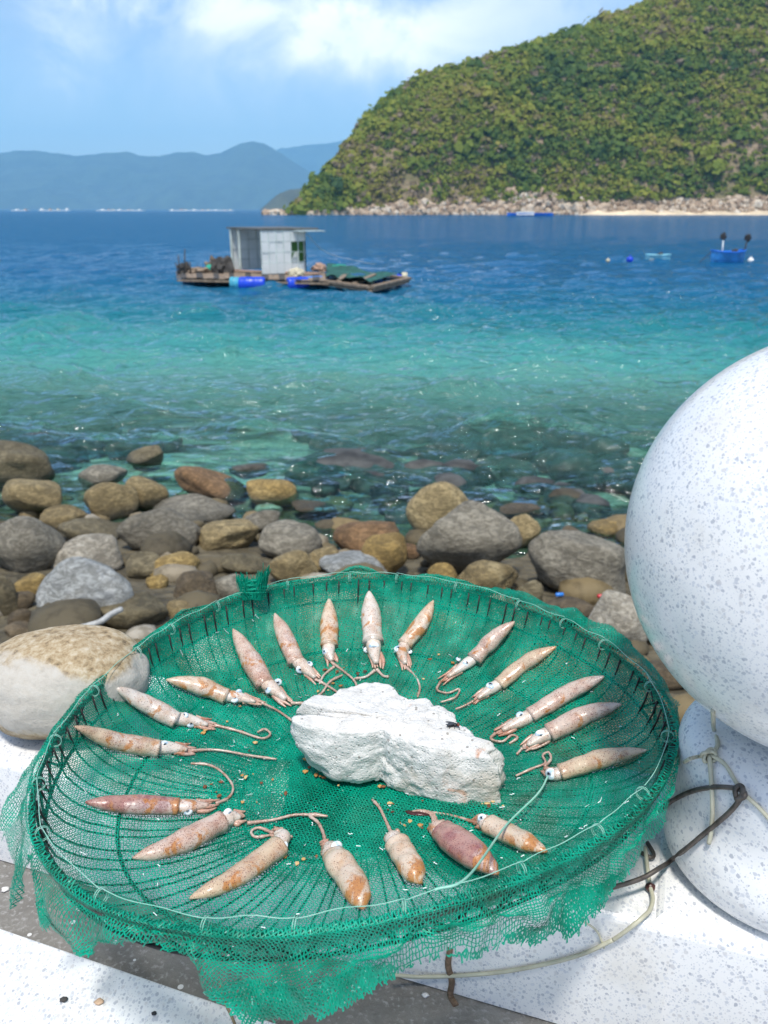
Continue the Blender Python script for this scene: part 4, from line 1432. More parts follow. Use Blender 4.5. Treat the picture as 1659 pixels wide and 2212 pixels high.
def build_net(name, cell, rot, lift, width, seed, region=None, fray=0.05):
    r = np.random.default_rng(seed)
    half = S_RIM + 0.155
    n = int(2 * half / cell)
    g1 = np.linspace(-half, half, n)
    Ug, Vg = np.meshgrid(g1, g1, indexing='ij')
    wx = fbm(np.stack([Ug * 16, Vg * 16, 0 * Ug], -1), seed, 2) * 0.006
    wy = fbm(np.stack([Ug * 16 + 50, Vg * 16, 0 * Ug], -1), seed + 3, 2) * 0.006
    ju, jv = r.normal(0, 0.09 * cell, Ug.shape), r.normal(0, 0.09 * cell, Ug.shape)
    ii, jj = np.meshgrid(np.arange(n), np.arange(n), indexing='ij')
    zig = 0.22 * cell * np.where((ii + jj) % 2, 1, -1)                  # knotted net: threads zigzag
    a_, b_ = Ug + wx + ju + zig, Vg + wy + jv
    c_, s_ = math.cos(rot), math.sin(rot)
    P, S, T, L = net_surface(a_ * c_ - b_ * s_, a_ * s_ + b_ * c_, lift)
    edge = S_RIM + L * (1 + 0.05 * fbm(np.stack([np.cos(T) * 30, np.sin(T) * 30, 0 * T], -1), seed + 7, 2))
    ok = S < edge
    okf = S < edge + r.uniform(0, 1, S.shape) ** 3 * 0.011
    if region is not None:
        keep_ = region(S, T, P)
        ok &= keep_
        okf &= keep_
    di, dj = np.gradient(P, axis=0), np.gradient(P, axis=1)
    Nn = np.cross(di, dj)
    Nn /= np.linalg.norm(Nn, axis=2)[..., None] + 1e-12
    VV, FF, cnt = [], [], 0
    idx = np.arange(n * n).reshape(n, n)
    for ax, dT in ((0, di), (1, dj)):
        side = np.cross(dT, Nn)
        side /= np.linalg.norm(side, axis=2)[..., None] + 1e-12
        wd = width * (0.85 + 0.3 * r.uniform(0, 1, S.shape))[..., None]
        up_ = Nn * (0.0003 * (1 if ax else -1))
        A0, B0 = P + side * wd / 2 + up_, P - side * wd / 2 + up_
        i0 = idx[:-1, :] if ax == 0 else idx[:, :-1]
        i1 = idx[1:, :] if ax == 0 else idx[:, 1:]
        m0 = okf[:-1, :] if ax == 0 else okf[:, :-1]
        m1 = okf[1:, :] if ax == 0 else okf[:, 1:]
        c0_ = ok[:-1, :] if ax == 0 else ok[:, :-1]
        c1_ = ok[1:, :] if ax == 0 else ok[:, 1:]
        sel = (m0 & m1) & (c0_ | c1_)
        i0, i1 = i0[sel], i1[sel]
        VV += [A0.reshape(-1, 3), B0.reshape(-1, 3)]
        FF.append(np.stack([cnt + i0, cnt + i1, cnt + n * n + i1, cnt + n * n + i0], 1))
        cnt += 2 * n * n
    V_, F_ = np.concatenate(VV), np.concatenate(FF)
    used = np.zeros(len(V_), bool)
    used[F_.ravel()] = True
    remap = np.cumsum(used) - 1
    o_ = mesh(name, V_[used], remap[F_], m_net, basket, smooth=False)
    return tag(o_, kind='stuff')


build_net('net', 0.0023, 0.35, 0.0, 0.00084, 400)


def second(S, T, P):
    m1 = np.cos(T - math.radians(50)) + 0.35 * fbm(np.stack([np.cos(T) * 2.2, np.sin(T) * 2.2, S * 6], -1), 77, 2) > -0.30
    return (m1 | (S < 0.13)) & (S < S_RIM * 0.995)


def front_double(S, T, P):
    return (S > S_RIM + 0.040) & (np.cos(T - math.radians(-92)) > 0.60)


build_net('net_lining', 0.0025, -0.25, -0.0016, 0.00076, 420, second)
build_net('net_fold', 0.0024, 0.9, -0.003, 0.0013, 430, front_double)

# wires of the guard
def ring(rf, dz, rad, name, mat, n=200, k=8):
    t = np.linspace(0, 2 * math.pi, n, endpoint=False)
    R_ = rim_r(t) * rf
    x_, y_ = BC[0] + R_ * np.cos(t), BC[1] + R_ * np.sin(t)
    P = np.stack([x_, y_, rim_z(x_, y_) + dz], 1)
    P = np.concatenate([P, P[:1]])
    V_, F_ = tube(P, rad, k, caps=False)
    return mesh(name, V_, F_, mat, basket)


ring(1.010, -0.0045, 0.0024, 'rim_wire', M_RIMW)
ring(0.985, -0.025, 0.0015, 'side_ring', M_WIRE)
ring(0.79, float(np.interp(0.79, ps[:, 0], ps[:, 1])) - 0.0025, 0.0016, 'inner_ring', M_WIRE)
ring(0.40, float(np.interp(0.40, ps[:, 0], ps[:, 1])) - 0.0025, 0.0014, 'inner_ring', M_WIRE, 90)
V_, F_ = [], []
ta_ = np.linspace(0, 2 * math.pi, 64, endpoint=False)
for rf_h, dz_h in ((0.0, -0.0032), (0.30, -0.0034), (0.345, -0.0036), (0.36, -0.0048), (0.345, -0.0058), (0.0, -0.0058)):
    R_h = rim_r(ta_) * rf_h
    xh, yh = BC[0] + R_h * np.cos(ta_), BC[1] + R_h * np.sin(ta_)
    V_.append(np.stack([xh, yh, rim_z(xh, yh) + np.interp(rf_h, ps[:, 0], ps[:, 1]) + dz_h], 1))
for i in range(5):
    for k in range(64):
        F_.append([i * 64 + k, i * 64 + (k + 1) % 64, (i + 1) * 64 + (k + 1) % 64, (i + 1) * 64 + k])
mesh('hub_plate', np.concatenate(V_), F_, M_WIRE, basket)
NW = 96
for k in range(NW):
    t = 2 * math.pi * k / NW + 0.01
    rf = np.concatenate([[0.994, 0.985], np.linspace(0.965, 0.33, 22)])
    sw = t + 0.16 * (1 - rf) ** 1.0 + 0.012 * math.sin(k * 2.3)
    zz = np.interp(rf, ps[:, 0], ps[:, 1]) - 0.0036
    zz[0], zz[1] = -0.002, -0.014
    R_ = rim_r(sw) * rf
    x_, y_ = BC[0] + R_ * np.cos(sw), BC[1] + R_ * np.sin(sw)
    V_, F_ = tube(np.stack([x_, y_, rim_z(x_, y_) + zz], 1), 0.00085, 5)
    mesh('guard_wire', V_, F_, M_WIRE, basket)
for k in range(NW):
    if math.sin(2 * math.pi * k / NW) > 0.10:
        continue
    t0, t1 = 2 * math.pi * k / NW, 2 * math.pi * (k + (1.6 if k % 2 else -1.4)) / NW
    P = []
    for t, rf, dz in ((t0, 0.998, -0.003), ((t0 + t1) / 2, 0.997, -0.013), (t1, 0.986, -0.0245)):
        R_ = float(rim_r(t)) * rf
        x_, y_ = BC[0] + R_ * math.cos(t), BC[1] + R_ * math.sin(t)
        P.append((x_, y_, float(rim_z(x_, y_)) + dz))
    V_, F_ = tube(spline(P, 6), 0.0012, 5)
    mesh('side_wire', V_, F_, M_WIRE, basket)

# sewing line round the rim with knots
m_line, q = new_mat('nylon_line')
finish(q, principled(q, q.mix(q.noise(q.coord, 60, 3), (0.10, 0.44, 0.31), (0.42, 0.62, 0.53)), 0.35))
M_NYL = simple('old_nylon_cord', (0.46, 0.44, 0.33), 0.45, 0.15, 60.0)
NK = 23
for k in range(NK):
    t0, t1 = 2 * math.pi * (k + 0.15 * math.sin(k * 1.7)) / NK, 2 * math.pi * (k + 1 + 0.15 * math.sin((k + 1) * 1.7)) / NK
    tt = np.linspace(t0, t1, 12)
    chord = math.sin
    w = np.linspace(0, 1, 12)
    R_ = rim_r(tt) * (0.994 - 0.009 * (np.sin(w * math.pi) * (0.4 + 0.6 * abs(math.sin(k * 2.1)))))
    x_, y_ = BC[0] + R_ * np.cos(tt), BC[1] + R_ * np.sin(tt)
    V_, F_ = tube(np.stack([x_, y_, rim_z(x_, y_) + 0.0082 + 0.001 * np.sin(w * 9 + k)], 1), 0.00030, 6)
    mesh('sewing_line', V_, F_, m_line, basket)
    R0 = float(rim_r(t0))
    a = np.linspace(0, 4 * math.pi, 26)
    c_ = np.array([BC[0] + R0 * 0.992 * math.cos(t0), BC[1] + R0 * 0.992 * math.sin(t0), 0])
    c_[2] = float(rim_z(c_[0], c_[1])) + 0.002
    er_ = np.array([math.cos(t0), math.sin(t0), 0])
    et_ = np.array([-math.sin(t0), math.cos(t0), 0])
    P = c_ + np.outer(np.cos(a), er_) * 0.0048 + np.outer(np.sin(a), [0, 0, 1]) * 0.0052 + np.outer(a / 12.5 - 0.5, et_) * 0.003
    V_, F_ = tube(P, 0.00027, 5)
    mesh('knot', V_, F_, m_line, basket)

# frayed tuft of net standing on the far rim
tb = rim_plane_hit(548, 1290)
parts = []
rt = np.random.default_rng(5)
for k in range(260):
    u0 = rt.uniform(-0.5, 0.5)
    p0 = tb + [u0 * 0.022, rt.uniform(-.004, .006), -0.002]
    hgt_ = 0.018 + 0.016 * max(u0, -u0 * .5) * 2 + rt.uniform(0, 0.008) * rt.uniform(0, 1)
    p1 = p0 + [u0 * 0.012 + rt.normal(0, .002), rt.normal(0, .002), hgt_]
    parts.append(tube(spline([p0, (p0 + p1) / 2 + rt.normal(0, .0012, 3), p1], 5), 0.0004, 3))
for k in range(60):
    z0 = rt.uniform(0.0, 0.016)
    p0 = tb + [-0.013, rt.uniform(-.004, .006), z0]
    p1 = tb + [0.014, rt.uniform(-.004, .006), z0 + rt.normal(0, .002)]
    parts.append(tube(spline([p0, (p0 + p1) / 2 + rt.normal(0, .002, 3), p1], 6), 0.0004, 3))
for dx, dy, dz in ((-.016, 0, .026), (-.006, 0, .03), (.012, .002, .040), (.004, 0, .028)):
    parts.append(tube(spline([tb + [dx * .4, 0, .012], tb + [dx * .9, dy, dz * .7], tb + [dx, dy, dz]], 8), 0.0004, 3))
V, F = merge(parts)
tag(mesh('net_tuft', V, F, m_net, basket, smooth=False), kind='stuff')

# bits of white thread and scale caught in the mesh
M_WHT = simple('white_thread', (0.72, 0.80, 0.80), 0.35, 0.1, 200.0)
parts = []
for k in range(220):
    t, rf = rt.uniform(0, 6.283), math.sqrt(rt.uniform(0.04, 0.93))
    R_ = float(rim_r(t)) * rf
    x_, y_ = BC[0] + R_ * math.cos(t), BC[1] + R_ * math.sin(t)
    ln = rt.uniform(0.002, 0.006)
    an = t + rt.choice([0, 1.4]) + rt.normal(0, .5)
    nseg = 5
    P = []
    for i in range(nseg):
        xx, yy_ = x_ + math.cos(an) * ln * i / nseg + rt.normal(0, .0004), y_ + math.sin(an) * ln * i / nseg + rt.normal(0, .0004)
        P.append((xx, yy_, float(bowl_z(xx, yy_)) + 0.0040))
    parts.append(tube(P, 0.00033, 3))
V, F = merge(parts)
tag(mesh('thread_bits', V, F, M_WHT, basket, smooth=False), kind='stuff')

# ------------------------------------------------------------------ the stone that weighs the basket down
def stone_mat():
    m, q = new_mat('chalky_coral_stone')
    n1 = q.noise(q.coord, 60.0, 6, 0.7)
    n2 = q.noise(q.coord, 12.0, 5, 0.6, 0.5)
    n3 = q.noise(q.coord, 300.0, 4, 0.7)
    c = q.ramp(n1, [(0.25, (0.50, 0.485, 0.45)), (0.5, (0.68, 0.665, 0.63)), (0.8, (0.77, 0.755, 0.72))])
    v = q.voro(q.coord, 200.0)
    vs = q.n('ShaderNodeSeparateColor', None, Color=v.outputs['Color'])
    dk = q.math('MULTIPLY', q.math('LESS_THAN', v.outputs['Distance'], 0.25), q.math('GREATER_THAN', vs.outputs[0], 0.86))
    c = q.mix(q.math('MULTIPLY', dk, 0.7), c, (0.16, 0.14, 0.12))
    mp = q.n('ShaderNodeMapping', None, Vector=q.coord)
    mp.inputs['Scale'].default_value = (1, 1, 1)
    st = q.smooth(q.noise(mp, 26.0, 5, 0.6, 1.0), 0.60, 0.72)
    sx = q.n('ShaderNodeSeparateXYZ', None, Vector=q.coord)
    side = q.smooth(sx.outputs[0], -0.01, 0.06)
    c = q.mix(q.math('MULTIPLY', q.math('MULTIPLY', st, side), 0.75), c, (0.52, 0.23, 0.11))
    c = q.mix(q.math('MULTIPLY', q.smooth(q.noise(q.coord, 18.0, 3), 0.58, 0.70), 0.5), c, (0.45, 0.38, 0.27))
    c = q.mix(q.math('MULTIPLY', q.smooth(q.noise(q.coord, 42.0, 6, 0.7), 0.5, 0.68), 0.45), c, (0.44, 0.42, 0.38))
    pit = q.math('MULTIPLY', q.smooth(q.voro(q.coord, 330.0).outputs['Distance'], 0.0, 0.4), 0.35)
    hh = q.math('ADD', pit, q.math('ADD', n1, q.math('MULTIPLY', n3, 0.7)))
    finish(q, principled(q, c, 0.92, hh, 0.6, 0.004))
    return m


zb = float(bowl_z(BC[0] + 0.03, BC[1] + 0.02)) + 0.004
ZT = zb + 0.052
back_px = [(637, 1590), (633, 1558), (645, 1530), (672, 1510), (720, 1505), (748, 1490), (800, 1480), (840, 1483), (862, 1502), (884, 1513), (925, 1512), (950, 1524), (1000, 1566), (1040, 1606), (1082, 1645), (1098, 1682)]
front_px = [(1092, 1705), (1060, 1727), (1020, 1735), (985, 1735), (930, 1720), (870, 1698), (836, 1690), (828, 1670), (800, 1647), (770, 1640), (730, 1645), (690, 1632), (655, 1615)]
ol = [on_plane(x_, y_, ZT - (0.018 if i in (0, len(back_px) - 1) else 0.006)) for i, (x_, y_) in enumerate(back_px)] + [on_plane(x_, y_, zb + 0.006) for x_, y_ in front_px]
ol = np.array(ol)
sc_c = on_plane(852, 1606, zb + 0.03)[:2]
ta = np.unwrap(np.arctan2(ol[:, 1] - sc_c[1], ol[:, 0] - sc_c[0]))
tr = np.hypot(ol[:, 1] - sc_c[1], ol[:, 0] - sc_c[0])
ta_m = np.mod(ta, 2 * math.pi)
oo = np.argsort(ta_m)
NA = 240
tg = np.linspace(0, 2 * math.pi, NA, endpoint=False)
Rb = np.interp(tg, np.concatenate([ta_m[oo] - 2 * math.pi, ta_m[oo], ta_m[oo] + 2 * math.pi]), np.tile(tr[oo], 3))
# the far side leans in below the brow, the near side slopes from top down to the outline
front = np.clip(-np.sin(tg) * 1.3 + 0.15, 0, 1)
kern = np.hanning(49)
kern /= kern.sum()
Rsm0 = np.convolve(np.concatenate([Rb[-24:], Rb, Rb[:24]]), kern, 'valid')
Rsm = np.where(np.sin(tg) < 0.05, np.maximum(Rsm0, Rb * 0.99) * 1.03, Rb)
rings = []
lev = [(0.0, 0.55, 0.0), (0.0, 0.90, 0.0), (0.10, 1.0, 0), (0.30, 0.985, 0), (0.5, 0.95, 0), (0.66, 0.915, 0), (0.80, 0.875, 0), (0.92, 0.83, 0), (0.985, 0.76, 0), (1.0, 0.60, 0), (1.01, 0.40, 0), (1.03, 0.18, 0), (1.03, 0.02, 0)]
levb = [0.5, 0.72, 0.84, 0.93, 0.985, 1.0, 1.0, 0.985, 0.94, 0.80, 0.58, 0.30, 0.02]
LV = np.array(lev)
fine = np.linspace(0, len(lev) - 1, 64)
zf = np.interp(fine, range(len(lev)), LV[:, 0])
rf_ = np.interp(fine, range(len(lev)), LV[:, 1])
rbk = np.interp(fine, range(len(lev)), levb)
ST = []
for k in range(len(fine)):
    mixr = min(1.0, 0.45 + zf[k] * 0.9)
    rad_ = (Rb * (1 - mixr) + Rsm * mixr) * (front * rf_[k] + (1 - front) * rbk[k])
    ST.append(np.stack([sc_c[0] + rad_ * np.cos(tg), sc_c[1] + rad_ * np.sin(tg), np.full(NA, zb + 0.052 * zf[k])], 1))
ST = np.array(ST)
flatp = ST.reshape(-1, 3)
nz = fbm(flatp * 28, 501, 3)
nz2 = fbm(flatp * 95, 511, 4, 0.6)
rad_dir = np.c_[flatp[:, :2] - sc_c, (flatp[:, 2] - zb - 0.02)[:] * 1.2]
rad_dir /= np.linalg.norm(rad_dir, axis=1)[:, None] + 1e-9
ledge_n = np.floor(flatp[:, 2] * 110 + 1.3 * nz) / 110 - flatp[:, 2]
flatp = flatp + rad_dir * (0.0026 * nz + 0.0024 * nz2)[:, None] + rad_dir * (ledge_n * 0.08)[:, None]
Fs = []
for i in range(len(fine) - 1):
    for k in range(NA):
        Fs.append([i * NA + k, i * NA + (k + 1) % NA, (i + 1) * NA + (k + 1) % NA, (i + 1) * NA + k])
Fs.append([(len(fine) - 1) * NA + k for k in range(NA)])
Fs.append([k for k in range(NA)][::-1])
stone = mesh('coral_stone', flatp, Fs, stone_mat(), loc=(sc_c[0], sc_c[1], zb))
tag(stone, 'jagged white chalky stone lying in the middle of the green net', 'stone')
stone_bvh = BVHTree.FromPolygons([Vector(p) for p in flatp], Fs)


def bvh_hit(bv, px, py):
    d = ray(px, py)
    h_ = bv.ray_cast(Vector(EYE), Vector(d).normalized())
    return (np.array(h_[0]), np.array(h_[1])) if h_[0] is not None else (None, None)


# fly on the stone
fp, fn = bvh_hit(stone_bvh, 978, 1570)
if fp is not None:
    kf = depth_of(fp) / FPX
    fly = thing('fly', fp, 'black fly with red head sitting on the white stone', 'fly')
    M_FLY = simple('fly_black', (0.018, 0.018, 0.020), 0.35, 0.4, 900.0)
    M_FLYR = simple('fly_red', (0.16, 0.035, 0.02), 0.4, 0.3, 900.0)
    M_WING = simple('fly_wing', (0.05, 0.05, 0.055), 0.25, 0.3, 900.0)
    D_, F_ = ICO[3]
    up_ = np.array([0, 0, 1.0])
    c_ = fp + up_ * 4 * kf
    mesh('abdomen', D_ * np.array([8, 5, 4.5]) * kf + c_ - [5 * kf, 0, 0], F_, M_FLY, fly)
    mesh('thorax', D_ * np.array([5, 4.5, 4.5]) * kf + c_ + [5 * kf, 0, 1 * kf], F_, M_FLY, fly)
    mesh('head', D_ * np.array([3.2, 3.8, 3.4]) * kf + c_ + [12 * kf, 0, 1 * kf], F_, M_FLYR, fly)
    for s_ in (-1, 1):
        mesh('wing', D_ * np.array([10, 3.6, 0.4]) * kf @ np.array([[math.cos(.25 * s_), math.sin(-.25 * s_), 0], [math.sin(.25 * s_), math.cos(.25 * s_), 0], [0, 0, 1]]) + c_ + [-6 * kf, 3.4 * s_ * kf, 5 * kf], F_, M_WING, fly)
        for i, lx in enumerate((-3, 3, 8)):
            p0 = c_ + [lx * kf, 3 * s_ * kf, 0]
            p1 = p0 + np.array([(i - 1) * 4, 5 * s_, 2]) * kf
            p2 = p0 + np.array([(i - 1) * 7, 9 * s_, -5]) * kf
            V_, F2 = tube([p0, p1, p2], 0.7 * kf, 5)
            mesh('leg', V_, F2, M_FLY, fly)

# ------------------------------------------------------------------ squid
def squid_mat(name, base, spot, stain, spot_amt, stain_amt, pink):
    m, q = new_mat(name)
    n1 = q.noise(q.coord, 55.0, 4, 0.6)
    n2 = q.noise(q.coord, 40.0, 6, 0.66, 1.2)
    c = q.mix(q.smooth(n1, 0.35, 0.70), base, pink)
    info = q.n('ShaderNodeObjectInfo')
    c = q.mix(q.math('MULTIPLY', q.smooth(q.noise(q.coord, 34.0, 4, 0.6), 0.5, 0.68), 0.5), c, (0.66, 0.61, 0.56))
    st = q.smooth(n2, 0.58 - 0.09 * stain_amt, 0.64 - 0.08 * stain_amt)
    loc_ = q.smooth(q.noise(q.coord, 17.0, 2, 0.5), 0.42, 0.56)
    c = q.mix(q.math('MULTIPLY', q.math('MULTIPLY', st, loc_), 0.85), c, stain)
    c = q.mix(q.math('MULTIPLY', q.smooth(q.noise(q.coord, 120.0, 4, 0.7), 0.60, 0.72), 0.4 * stain_amt), c, tuple(x * 0.8 for x in stain))
    for sc_, thr in ((800.0, 0.34), (1300.0, 0.30)):
        v_ = q.voro(q.coord, sc_)
        vs = q.n('ShaderNodeSeparateColor', None, Color=v_.outputs['Color'])
        pat = q.math('MULTIPLY', q.math('LESS_THAN', v_.outputs['Distance'], thr), q.math('LESS_THAN', vs.outputs[0], q.math('MULTIPLY', q.smooth(n1, 0.2, 0.7), spot_amt)))
        c = q.mix(q.math('MULTIPLY', pat, 0.75), c, spot)
    finish(q, principled(q, c, 0.30, q.noise(q.coord, 260, 4), 0.40, 0.0016, Subsurface_Weight=0.10, Subsurface_Radius=(0.006, 0.003, 0.002), Subsurface_Scale=0.5, Coat_Weight=0.35, Coat_Roughness=0.18))
    return m


PALE, PINK, TANC = (0.66, 0.58, 0.52), (0.60, 0.40, 0.36), (0.60, 0.46, 0.33)
SPOT, STAIN = (0.12, 0.035, 0.03), (0.44, 0.170, 0.030)
TONES = {
    'pale': dict(base=(0.62, 0.555, 0.49), pink=(0.52, 0.385, 0.29), spot_amt=0.45, stain_amt=0.35),
    'pink': dict(base=(0.57, 0.445, 0.365), pink=(0.45, 0.265, 0.19), spot_amt=0.80, stain_amt=0.45),
    'tan': dict(base=(0.55, 0.42, 0.29), pink=(0.46, 0.285, 0.18), spot_amt=0.75, stain_amt=0.55),
    'purple': dict(base=(0.42, 0.235, 0.19), pink=(0.27, 0.095, 0.09), spot_amt=0.95, stain_amt=0.6),
    'stained': dict(base=(0.60, 0.485, 0.375), pink=(0.49, 0.31, 0.18), spot_amt=0.5, stain_amt=1.0),
}
SQM = {k: squid_mat('squid_' + k, v['base'], SPOT, STAIN, v['spot_amt'], v['stain_amt'], v['pink']) for k, v in TONES.items()}
M_ARM = squid_mat('squid_arms', (0.55, 0.36, 0.27), SPOT, (0.36, 0.13, 0.05), 0.5, 0.8, (0.46, 0.24, 0.17))
M_TENT = squid_mat('squid_tentacle', (0.50, 0.37, 0.30), SPOT, (0.28, 0.11, 0.05), 0.5, 0.6, (0.36, 0.22, 0.16))
m_eye, q = new_mat('squid_eye')
c = q.mix(q.smooth(q.noise(q.coord, 150, 3), 0.45, 0.62), (0.80, 0.83, 0.84), (0.40, 0.55, 0.68))
finish(q, principled(q, c, 0.12, Coat_Weight=0.6))
M_PUP = simple('eye_pupil', (0.012, 0.014, 0.018), 0.12, 0.2, 300.0)
M_IRIS = simple('eye_iris', (0.30, 0.38, 0.45), 0.2, 0.4, 300.0)


def lay(px_pts, n, rad_m, lift=0.9):
    """a line drawn over the net: points follow the bowl, raised by their radius"""
    pp_ = spline(np.c_[np.array(px_pts, float), np.zeros(len(px_pts))], n)[:, :2] if len(px_pts) > 2 else np.array(px_pts[0])[None] + np.linspace(0, 1, n)[:, None] * (np.array(px_pts[1]) - np.array(px_pts[0]))[None]
    P = np.array([bowl_hit(x_, y_) for x_, y_ in pp_])
    rad_m = np.broadcast_to(rad_m, (n,))
    N_ = np.array([bowl_n(p) for p in P])
    Q = P.copy()
    for i in range(n):
        d = ray(*pp_[i])
        d = d / np.linalg.norm(d)
        # slide back along the line of sight until the point clears the net by its own radius
        Q[i] = P[i] - d * ((rad_m[i] * lift + 0.003) / max(0.3, -d @ N_[i]))
    k_ = np.array([0.25, 0.5, 0.25])
    for _ in range(3):
        Q[1:-1] = 0.25 * Q[:-2] + 0.5 * Q[1:-1] + 0.25 * Q[2:]
    return Q


MANT_T = np.array([0, 0.03, 0.08, 0.16, 0.26, 0.38, 0.50, 0.62, 0.74, 0.85, 0.93, 0.975, 1.0])
MANT_R = np.array([0.05, 0.17, 0.34, 0.56, 0.76, 0.90, 0.97, 1.0, 0.99, 0.96, 0.93, 0.95, 0.97])


def squid(tip, opening, w, head, arms_end, tents, eyes, tone, label, bend=0.0, blunt=0.0):
    s0_ = sum(map(int, tip))
    r = np.random.default_rng(s0_)
    b_ = bowl_hit(*opening)
    k_ = depth_of(b_) / FPX
    R0 = w * k_ / 2 * 1.02
    t = thing('squid', bowl_hit((tip[0] + opening[0]) / 2, (tip[1] + opening[1]) / 2), label, 'squid', 'squid laid in a ring on the net')
    # mantle
    n = 44
    u = np.linspace(0, 1, n)
    prof = np.interp(u, MANT_T, MANT_R)
    if blunt:
        prof = np.interp(u, MANT_T, MANT_R ** (1 - blunt))
    prof = np.convolve(np.pad(prof, 2, mode='edge'), np.ones(5) / 5, 'valid')
    prof[0] = 0.03
    prof *= 1 + 0.09 * fbm(np.c_[u * 5, 0 * u + s0_, 0 * u], s0_ % 97, 2)
    dx, dy = opening[0] - tip[0], opening[1] - tip[1]
    ctr = ((tip[0] + opening[0]) / 2 - dy * bend, (tip[1] + opening[1]) / 2 + dx * bend)
    P = lay([tip, ctr, opening], n, R0 * prof * 0.86, 0.88)
    # lip of the mantle folded inwards
    d_end = (P[-1] - P[-3]) / np.linalg.norm(P[-1] - P[-3])
    Pm = np.concatenate([P, [P[-1] + d_end * 0.0004, P[-1] - d_end * 0.003]])
    Rm = np.concatenate([R0 * prof, [R0 * prof[-1] * 0.90, R0 * prof[-1] * 0.55]])
    N_ = bowl_n(P[n // 2])
    V_, F_ = tube(Pm, Rm, 28, r.uniform(0.74, 0.90), N_)
    nrm = V_ - np.repeat(np.concatenate([Pm, Pm[:1] * 0, Pm[:1] * 0])[:len(Pm)], 28, 0) if False else None
    V_ = V_ + (fbm(V_ * 62, s0_ % 53, 3) * 0.075 * R0)[:, None] * N_
    mesh('mantle', V_, F_, SQM[tone], t)
    # head
    hp_ = lay([(opening[0] - dx * 0.07, opening[1] - dy * 0.07), head, ((head[0] * .35 + arms_end[0] * .65), (head[1] * .35 + arms_end[1] * .65))], 18, R0 * 0.55, 0.9)
    uh = np.linspace(0, 1, 18)
    Rh = R0 * np.interp(uh, [0, .15, .38, .55, .75, 1], [.62, .70, .72, .62, .46, .20])
    V_, F_ = tube(hp_, Rh, 22, 0.85, N_)
    V_ = V_ + (fbm(V_ * 120, 12, 3) * 0.05 * R0)[:, None] * N_
    hd = mesh('head', V_, F_, SQM['pale' if tone != 'purple' else 'pink'], t)
    # arms: a loose bundle
    dax, day = arms_end[0] - head[0], arms_end[1] - head[1]
    ln = math.hypot(dax, day) + 1e-6
    px_, py_ = -day / ln, dax / ln
    for i in range(7):
        off = (i - 3) / 3
        e_ = (arms_end[0] + px_ * off * w * 0.22 + r.normal(0, 2.5) - dax * r.uniform(0, .22), arms_end[1] + py_ * off * w * 0.20 + r.normal(0, 2.5) - day * r.uniform(0, .22))
        s_ = (head[0] + dax * 0.18 + px_ * off * w * 0.24, head[1] + day * 0.18 + py_ * off * w * 0.24)
        mid_ = ((s_[0] + e_[0]) / 2 + px_ * r.normal(0, 2.5), (s_[1] + e_[1]) / 2 + py_ * r.normal(0, 2.5))
        ra = R0 * np.interp(np.linspace(0, 1, 12), [0, .5, 1], [.24, .19, .06])
        Pa = lay([s_, mid_, e_], 12, ra + R0 * 0.28 * (1 - abs(off)) * np.linspace(1, .3, 12), 0.9)
        V_, F_ = tube(Pa, ra, 8)
        mesh('arm', V_, F_, M_ARM, t)
    for tp in tents:
        nt = 12 + 8 * len(tp)
        ut = np.linspace(0, 1, nt)
        rt_ = np.maximum(R0 * np.interp(ut, [0, .3, .75, .9, 1], [.17, .12, .12, .15, .05]), 0.0009)
        Pt = lay(tp, nt, rt_, 0.9)
        V_, F_ = tube(Pt, rt_ * (1 + 0.12 * np.sin(ut * 60)), 8)
        mesh('tentacle', V_, F_, M_TENT, t)
    bvh = BVHTree.FromPolygons([Vector(np.array(hd.data.vertices[i].co) + origin_of(t)) for i in range(len(hd.data.vertices))], [list(p.vertices) for p in hd.data.polygons])
    for (ex, ey, er) in eyes:
        hpnt, hn = bvh_hit(bvh, ex, ey)
        d = ray(ex, ey)
        d /= np.linalg.norm(d)
        if hpnt is None:
            h2 = bvh.find_nearest(Vector(bowl_hit(ex, ey) - d * R0 * 0.5))
            c_ = np.array(h2[0])
            pr_ = c_ - EYE
            c_ = EYE + d * (pr_ @ d)
        else:
            c_ = hpnt + d * er * k_ * 0.5
        R_e = er * k_ * 0.9
        out = -d * 0.62 + np.array([0, 0, 0.35]) + r.normal(0, .34, 3)
        out /= np.linalg.norm(out)
        Q = Vector(out).to_track_quat('Z', 'Y').to_matrix()
        D_, F_ = ICO[3]
        Qn = np.array(Q)
        e_ = mesh('eye', (D_ * np.array([1.0, 0.92, 0.60])) @ Qn.T * R_e + c_, F_, m_eye, t)
        Di, Fi = ICO[2]
        mesh('iris', (Di * np.array([0.50, 0.42, 0.10])) @ Qn.T * R_e + c_ + out * R_e * 0.525, Fi, M_IRIS, e_)
        mesh('pupil', (Di * np.array([0.34, 0.25, 0.10])) @ Qn.T * R_e + c_ + out * R_e * 0.555, Fi, M_PUP, e_)
    return t


